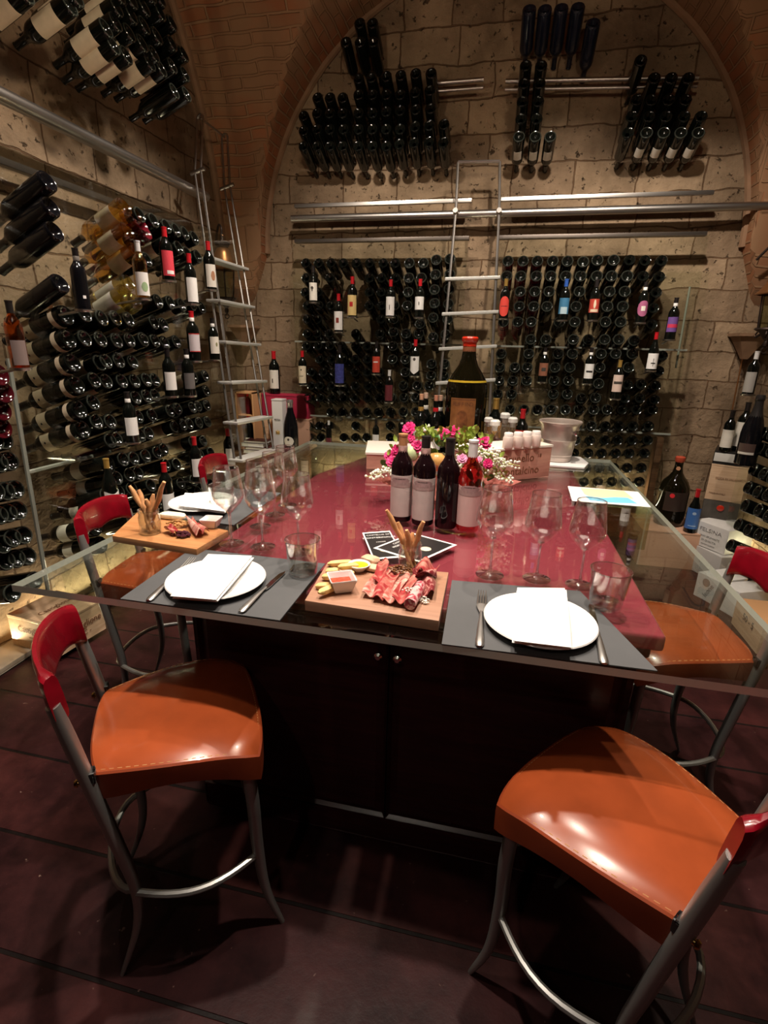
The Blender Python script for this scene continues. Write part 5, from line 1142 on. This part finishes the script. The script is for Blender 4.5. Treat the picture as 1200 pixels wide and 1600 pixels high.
bm = bmesh.new(); pc = [at(x, y, 'y', yy) - BO for x, y, yy in ((583, 748, 1.96), (640, 742, 2.08), (760, 742, 2.08), (815, 752, 1.97))]
base = [Vector((-.08, -.02, .002)), Vector((-.03, .04, .002)), Vector((.03, .04, .002)), Vector((.10, -.02, .002))]
fr = [Vector((-.12, -.07, .002)), Vector((-.03, -.06, .02)), Vector((.05, -.06, .02)), Vector((.12, -.07, .002))]
rows = [[bm.verts.new(v) for v in r_] for r_ in (pc, base, fr)]
for a, b in zip(rows[:-1], rows[1:]):
    for k in range(3): bm.faces.new((a[k], a[k + 1], b[k + 1], b[k]))
bmesh.ops.solidify(bm, geom=list(bm.faces), thickness=.0015); fin(bm, 'paper_wrap', mat('salmon_wrap', (.62, .22, .18), .5), bq)

# ---------------------------------------------------------------- left rear corner sideboard
sb = tag(empty('side_cabinet', (-1.85, 4.0, FZ)), 'dark low cabinet in the left rear corner carrying boxes and books', 'cabinet')
box('cabinet_body', -.33, .29, -.20, .20, .002, .72 - FZ, wood_mat('old_brown_timber', (.13, .06, .03), (.2, .1, .05)), sb, .004); box('cabinet_top', -.35, .31, -.22, .21, .72 - FZ, .745 - FZ, wood_mat('old_brown_timber', (.13, .06, .03), (.2, .1, .05)), sb, .004)
ZC = .747
def crate(name, x0, x1, y0, y1, z0, z1, m, lb, cat='box', lid=None, yaw=0., parts=None):
    c = Vector(((x0 + x1) / 2, (y0 + y1) / 2, z0)); r = empty(name, c, yaw); hx, hy, h = abs(x1 - x0) / 2, abs(y1 - y0) / 2, z1 - z0
    box('box_body', -hx, hx, -hy, hy, .001, h - .012, m, r, .002); box('box_lid', -hx - .002, hx + .002, -hy - .002, hy + .002, h - .012, h, lid or m, r, .002)
    if lb: tag(r, lb, cat)
    return r
xa = at(398, 690, 'y', 3.90).x; xb = at(474, 690, 'y', 3.90).x
z1 = at(440, 655, 'y', 3.92).z
crate('gift_box', at(441, 690, 'y', 4.0).x, xb + .02, 3.99, 4.17, ZC, z1, mat('salmon_pine', (.62, .36, .24), .6), 'pale wooden gift box behind the champagne bottle in the corner', yaw=0)
rb = crate('red_box', xa, xb + .01, 4.0, 4.16, z1 + .002, at(440, 617, 'y', 4.0).z, mat('crimson_card_box', (.42, .02, .06), .5), 'crimson box stacked in the left rear corner under a bottle')
sp = at(413, 690, 'y', 4.05); crate('gift_box', xa - .02, at(438, 690, 'y', 4.0).x, 4.0, 4.16, ZC, z1, PINE, 'wooden box half hidden behind the left ladder and the white carton')
q = at(430, 613, 'y', 4.06); z_ = at(440, 617, 'y', 4.0).z; s = (at(430, 549, 'y', 4.06).z - z_) / .3
std_bottle('wine_bottle', Matrix.Translation((q.x, 4.06, z_ + .001)), DARK, CAPR, PAPER, (.04, .17), 1.2, [(OLIVE, .08, .11, .1, None)], 'red capped wine bottle standing on the crimson box in the corner', 'wine bottle', None, s, None, 20)
x0, x1 = at(427, 690, 'y', 3.86).x, at(443, 690, 'y', 3.86).x; zt = at(433, 624, 'y', 3.86).z
r = crate('bottle_carton', x0, x1, 3.86, 3.86 + (x1 - x0), ZC, zt, mat('white_carton', (.82, .80, .78), .5), 'tall narrow white bottle carton with a yellow bird mark', 'carton')
w2 = (x1 - x0) / 2; text('PETRA', .018, INK, r, (0, -w2 - .003, (zt - ZC) * .62), (1, 0, 0), (0, 0, 1))
text('*', .09, mat('yellow_mark', (.85, .5, .02), .5), r, (0, -w2 - .003, (zt - ZC) * .34), (1, 0, 0), (0, 0, 1), name='printed_mark')
q = at(455, 688, 'y', 3.88); s = (at(457, 625, 'y', 3.88).z - ZC) / .308
r = std_bottle('champagne_bottle', Matrix.Translation((q.x, 3.88, ZC + .001)), MILKY, None, PAPER, (.045, .10), .75, [(OLIVE, .075, .09, .15, 'oval')], 'dark champagne bottle with round cream label and silver foil in the corner', 'bottle', None, s, CHAM, 24, shape='oval')
lathe('silver_foil', [(.0165, .262), (.0165, .284), (.019, .288), (.019, .298), (.016, .308), (0, .310)], mat('silver_foil', (.6, .55, .55), .3, .8), r, 16)
# open crate with bottles
p = at(372, 690, 'y', 3.82); q = at(399, 690, 'y', 3.82); zt = at(385, 613, 'y', 3.82).z; W_ = q.x - p.x
r = tag(empty('open_crate', (p.x, 3.82, ZC)), 'open wooden crate standing on end with bottles inside, behind the left ladder', 'crate')
h = zt - ZC
for nm, b in (('side_board', (0, .012, 0, .16, 0, h)), ('side_board', (W_ - .012, W_, 0, .16, 0, h)), ('end_board', (0, W_, 0, .16, h - .012, h)), ('end_board', (0, W_, 0, .16, .001, .012)), ('back_board', (0, W_, .15, .16, 0, h)), ('divider', (.012, W_ - .012, .01, .15, h * .60, h * .60 + .01))): box(nm, *b, mat('orange_pine', (.62, .34, .16), .6), r, .001)
std_bottle('wine_bottle', Matrix.Translation((p.x + W_ / 2, 3.88, ZC + .013)), DARK, CAPR, PAPERW, (.03, .1), 1.2, None, 'bottle standing inside the open orange crate', 'wine bottle', None, min(1., h * .58 / .3), None, 16)
std_bottle('wine_bottle', Matrix.Translation((p.x + W_ / 2, 3.885, ZC + h * .60 + .012)), REDG, CAPR, None, (.03, .1), 1.2, None, 'short red bottle on the divider of the open crate', 'wine bottle', None, min(.95, h * .36 / .3), None, 16)
for i, (z0, dx, cm) in enumerate(((0, 0, (.75, .74, .72)), (.03, .02, (.10, .02, .02)), (.055, -.015, (.78, .77, .75)), (.085, .01, (.04, .01, .01)))):
    x_ = at(403, 690, 'y', 3.80).x + dx
    r = empty('book', (x_, 3.79, ZC + z0)); tag(r, ('white book at the bottom of the corner stack', 'dark red book second from the bottom of the stack', 'white book third from the bottom of the stack', 'dark book on top of the corner stack')[i], 'book', 'books stacked in the corner')
    t = (.028, .023, .028, .02)[i]; box('page_block', -.095, .092, -.058, .060, .003, t - .003, PAPERW, r, .001); box('cover', -.10, .095, -.062, .065, t - .003, t - .0005, mat('book_cover_%d' % i, cm, .4), r, .001); box('cover', -.10, .095, -.062, .065, .0005, .003, mat('book_cover_%d' % i, cm), r, .001); box('spine', -.10, .095, .062, .0655, .001, t - .001, mat('book_cover_%d' % i, cm), r, .0005)

# ---------------------------------------------------------------- boxes placed from the edge of their front face
def solve_h(p, ytop, hi=.8):
    return min([.02 + .004 * k for k in range(int(hi / .004))], key=lambda h: abs(proj((p.x, p.y, p.z + h))[1] - ytop))
def face_box(name, bl, br, z, ytop, depth, m, label, cat='box', lid=None, h=None, base=None, flaps=False):
    a = base[0] if base else at(bl[0], bl[1], 'z', z); b = base[1] if base else at(br[0], br[1], 'z', z)
    d = (b - a); L_ = d.length; yaw = math.atan2(d.y, d.x)
    if h is None: h = solve_h(a, ytop)
    r = empty(name, (a.x, a.y, z + .001), yaw); tag(r, label, cat)
    if lid is None: box('box_body', 0, L_, 0, depth, 0, h - .001, m, r, .0025)
    else:
        box('box_body', 0, L_, 0, depth, 0, h - .014, m, r, .002); box('box_lid', -.001, L_ + .001, -.001, depth + .001, h - .014, h - .001, lid, r, .002)
    return r, L_, h, a, b
PALEC = wood_mat('pale_crate_wood', (.60, .40, .25), (.70, .50, .33), .65)
r, L_, h, a, b = face_box('wine_crate', (95, 1026), (166, 982), FZ + .032, 977, .30, PALEC, 'pale wooden wine crate with burnt lettering on the floor by the left wall', 'crate', lid=PALEC)

text('Castiglione', .05, BROWNI, r, (L_ * .55, -.0035, h * .55), (1, 0, 0), (0, 0, 1), depth=.0004, sx=.9); text('- C -', .035, BROWNI, r, (L_ * .55, -.0035, h * .28), (1, 0, 0), (0, 0, 1), depth=.0004)
text('Castiglione', .045, BROWNI, r, (-.0035, .15, h * .62), (0, -1, 0), (0, 0, 1), depth=.0004, sx=.9); text('toscana', .018, BROWNI, r, (-.0035, .15, h * .40), (0, -1, 0), (0, 0, 1), depth=.0004)
text('Castiglione', .045, BROWNI, r, (L_ * .5, .15, h + .0005), (1, 0, 0), (0, 1, 0), depth=.0004, sx=.9)
WCARD = mat('white_cardboard', (.74, .73, .71), .7, var=.04)
r, L_, h, a, b = face_box('cardboard_box', (1072, 886), (1118, 912), FZ, 848, .24, mat('grey_white_cardboard', (.55, .54, .52), .7), 'greyish white cardboard box under the lettered white box on the right')
text('VINO', .035, mat('grey_print', (.30, .29, .28), .7), r, (L_ * .5, -.001, h * .5), (1, 0, 0), (0, 0, 1))
zF = FZ + h + .002
r, L_, h, a, b = face_box('cardboard_box', (1079, 847), (1131, 868), zF, 811, .24, WCARD, 'white cardboard box printed FELSINA at the right side')
GP = mat('grey_print', (.3, .29, .28)); k = L_ / .25
text('FELSINA', .036 * k, GP, r, (L_ * .5, -.001, h * .72), (1, 0, 0), (0, 0, 1), sx=1.25); text('VINO SPUMANTE', .019 * k, GP, r, (L_ * .5, -.001, h * .46), (1, 0, 0), (0, 0, 1)); text('DI QUALITA', .019 * k, GP, r, (L_ * .5, -.001, h * .30), (1, 0, 0), (0, 0, 1)); text('METODO CLASSICO', .011 * k, GP, r, (L_ * .5, -.001, h * .14), (1, 0, 0), (0, 0, 1))
FT = zF + h
r, L_, h, a, b = face_box('cardboard_box', (1083, 929), (1116, 947), FZ, 893, .22, WCARD, 'white cardboard box with a grey lion mark on the floor at the right')
text('leone', .045, GP, r, (L_ * .6, -.001, h * .45), (.45, 0, 1), (-1, 0, .3)); lathe('lion_mark', [(0, 0), (.026, 0), (.026, .001), (0, .001)], GP, r, 16, Matrix.Translation((L_ * .45, -.0005, h * .72)) @ Matrix.Rotation(PI / 2, 4, 'X'))
face_box('cardboard_box', (1118, 949), (1146, 966), FZ, 911, .22, WCARD, 'plain white cardboard box behind the right stool upright')
r, L_, h, a, b = face_box('wine_crate', (1142, 973), (1181, 1022), FZ, 934, .30, PALEC, 'pale wooden crate printed 50 - 5 at the right frame edge', 'crate', lid=mat('orange_pine', (.62, .34, .16)))
text('50 - 5', .055, mat('dark_stencil', (.10, .07, .06), .7), r, (L_ * .55, -.0035, h * .66), (1, 0, 0), (0, 0, 1), depth=.0004); text('____', .03, GP, r, (L_ * .3, -.0035, h * .52), (1, 0, 0), (0, 0, 1), depth=.0004)
# crate tower
a = at(1100, 779, 'y', 3.86); z0 = a.z; b = at(1157, 788, 'z', z0)
gz = FZ + .002
r, L_, h, a_, b_ = face_box('dark_crate', None, None, gz, None, .30, mat('dark_grey_crate', (.075, .065, .055), .6, var=.15), 'dark grey crate with a red wax seal below the pine crate on the right', 'crate', h=z0 - gz - .001, base=(Vector((a.x, a.y, gz)), Vector((b.x, b.y, gz))))
sx = L_ * .5; lathe('wax_seal', [(0, 0), (.020, 0), (.022, .003), (.018, .006), (0, .006)], mat('red_sealing_wax', (.7, .035, .012)), r, 18, Matrix.Translation((sx, -.001, z0 - gz - .05)) @ Matrix.Rotation(PI / 2, 4, 'X'))
h2 = solve_h(a, 724)
r, L_, h, a_, b_ = face_box('wine_crate', None, None, z0, None, .28, PALEC, 'pale pine wine crate with small print on the dark crate at the right', 'crate', lid=PALEC, h=h2, base=(a, b))
text('DUCA DI SALAPARUTA', .018, BROWNI, r, (L_ * .62, -.0035, h * .62), (1, 0, 0), (0, 0, 1), depth=.0004); text('MADE IN ITALY', .014, BROWNI, r, (L_ * .32, -.0035, h * .2), (1, 0, 0), (0, 0, 1), depth=.0004)
z1_ = z0 + h2 + .002; h3 = solve_h(Vector((a.x, a.y, z1_)), 704)
r, L_, h, a_, b_ = face_box('black_case', None, None, z1_, None, .28, mat('black_card_case', (.012, .011, .011), .4), 'flat black case with a white label strip on top of the pine crate', 'case', h=h3, base=(Vector((a.x, a.y, z1_)), Vector((b.x, b.y, z1_))))
box('label_strip', .004, L_ * .62, -.0015, .001, h * .2, h * .85, mat('off_white_strip', (.66, .65, .62), .6), r, .0005)
zt = z1_ + h3 + .001
def tower_bottle(px, ytop, off, label, **kw):
    d = (b - a).normalized(); n = Vector((-d.y, d.x, 0)); q = at(px, 706, 'z', zt); q = q + n * off; s = min([.5 + .01 * k for k in range(200)], key=lambda s: abs(proj((q.x, q.y, zt + .3 * s))[1] - ytop))
    return std_bottle('wine_bottle', Matrix.Translation((q.x, q.y, zt + .0005)) @ Matrix.Rotation(-.5, 4, 'Z'), label=label, sc=s, **kw)
tower_bottle(1131, 641, .04, 'dark bottle with cream label standing left on the black case', lab=PAPER, cap=CAPK, lz=(.03, .16), la=1.3)
tower_bottle(1152, 629, .06, 'dark bottle with cream label standing behind the big champagne bottle', lab=PAPER, cap=CAPK, lz=(.03, .18), la=1.3)
q = at(1160, 728, 'z', z1_ + .0005); q = at(1163, 726, 'z', zt); 
s = min([.5 + .01 * k for k in range(250)], key=lambda s: abs(proj((q.x, q.y, zt + .308 * s))[1] - 618))
r = std_bottle('champagne_bottle', Matrix.Translation((q.x, q.y, zt + .0005)) @ Matrix.Rotation(-.6, 4, 'Z') , MILKY, None, mat('dark_wine_label', (.10, .06, .05), .5), (.05, .10), .8, [(PAPER, .052, .062, .75, None)], 'large champagne bottle with dark neck foil and gold ring on the right case', 'bottle', None, s, CHAM, 28)
lathe('gold_ring', [(.0400, .156), (.0395, .162)], mat('gold_band', (.65, .45, .05), .25, .6), r, 24); lathe('neck_foil', [(.0330, .196), (.0218, .236), (.0173, .262), (.0163, .285), (.0188, .288), (.0188, .297), (.016, .3095), (0, .31)], mat('dark_neck_foil', (.05, .045, .045), .35, .5), r, 18)
# jeroboam and blue label bottle
a = at(1010, 830, 'y', 3.80); z0 = .40
cr = crate('wine_crate', 1.08, 1.52, 3.72, 4.12, FZ, z0, mat('salmon_pine', (.62, .36, .24)), 'pinkish wooden crate on the floor carrying the huge round bottle', 'crate')
q = at(1043, 815, 'y', 3.92); q.z = z0
s = min([.5 + .01 * k for k in range(150)], key=lambda s: abs(proj((q.x, q.y, z0 + .5 * s))[1] - 714))
r = tag(empty('giant_wine_bottle', (q.x, q.y, z0 + .001)), 'huge dark round-shouldered bottle with red seal on the right floor crate', 'bottle'); r.scale = (s,) * 3
lathe('glass_body', [(0, .02), (.07, .004), (.088, 0), (.098, .012), (.100, .04), (.102, .25), (.098, .285), (.080, .325), (.050, .36), (.033, .39), (.027, .43), (.027, .47), (.031, .475), (.031, .495), (0, .497)], mat('olive_black_glass', (.010, .009, .004)), r, 40)
lathe('red_wax_cap', [(.0275, .462), (.0325, .474), (.0325, .497), (.024, .503), (0, .504)], mat('red_brown_wax', (.50, .08, .04), .35), r, 20)
def disc(parent, name, rad, pos, m, az=-.35):
    lathe(name, [(0, 0), (rad, 0), (rad, .0015), (0, .0015)], m, parent, 18, Matrix.Translation(pos) @ Matrix.Rotation(az, 4, 'Z') @ Matrix.Rotation(PI / 2, 4, 'X'))
disc(r, 'neck_seal', .014, (-.009, -.0285, .42), mat('tan_seal', (.55, .28, .16), .5)); disc(r, 'red_seal', .016, (-.035, -.0975, .235), mat('scarlet_seal', (.75, .03, .04), .5))
new_obj('dark_label', lab_mesh(.1025, .12, .26, .8, mat('dark_brown_label', (.035, .02, .015), .5), 'jer', 14), r)
q = at(1079, 831, 'y', 3.74); s = min([.5 + .01 * k for k in range(150)], key=lambda s: abs(proj((q.x, q.y, z0 + .002 + .3 * s))[1] - 766))
std_bottle('wine_bottle', Matrix.Translation((q.x, 3.76, z0 + .002)) @ Matrix.Rotation(-.2, 4, 'Z'), DARK, CAPR, mat('bright_blue_label', (.05, .16, .48), .45), (.03, .175), 1.3, [(mat('pale_blue_print', (.40, .55, .75), .5), .13, .15, .3, 'oval'), (mat('pale_blue_print', (.40, .55, .75)), .05, .055, .6, None)], 'red capped bottle with bright blue label beside the huge bottle', 'wine bottle', None, s, BURG, 24)
display((1193, 549), (1168, 617), 'x', 1.46, -math.radians(55), rackE, 'dark bottle with pale label on a ring above the champagne bottle', lab=mat('greyish_label', (.42, .40, .37), .6), cap=CAPW, lz=(.02, .16), la=1.3)
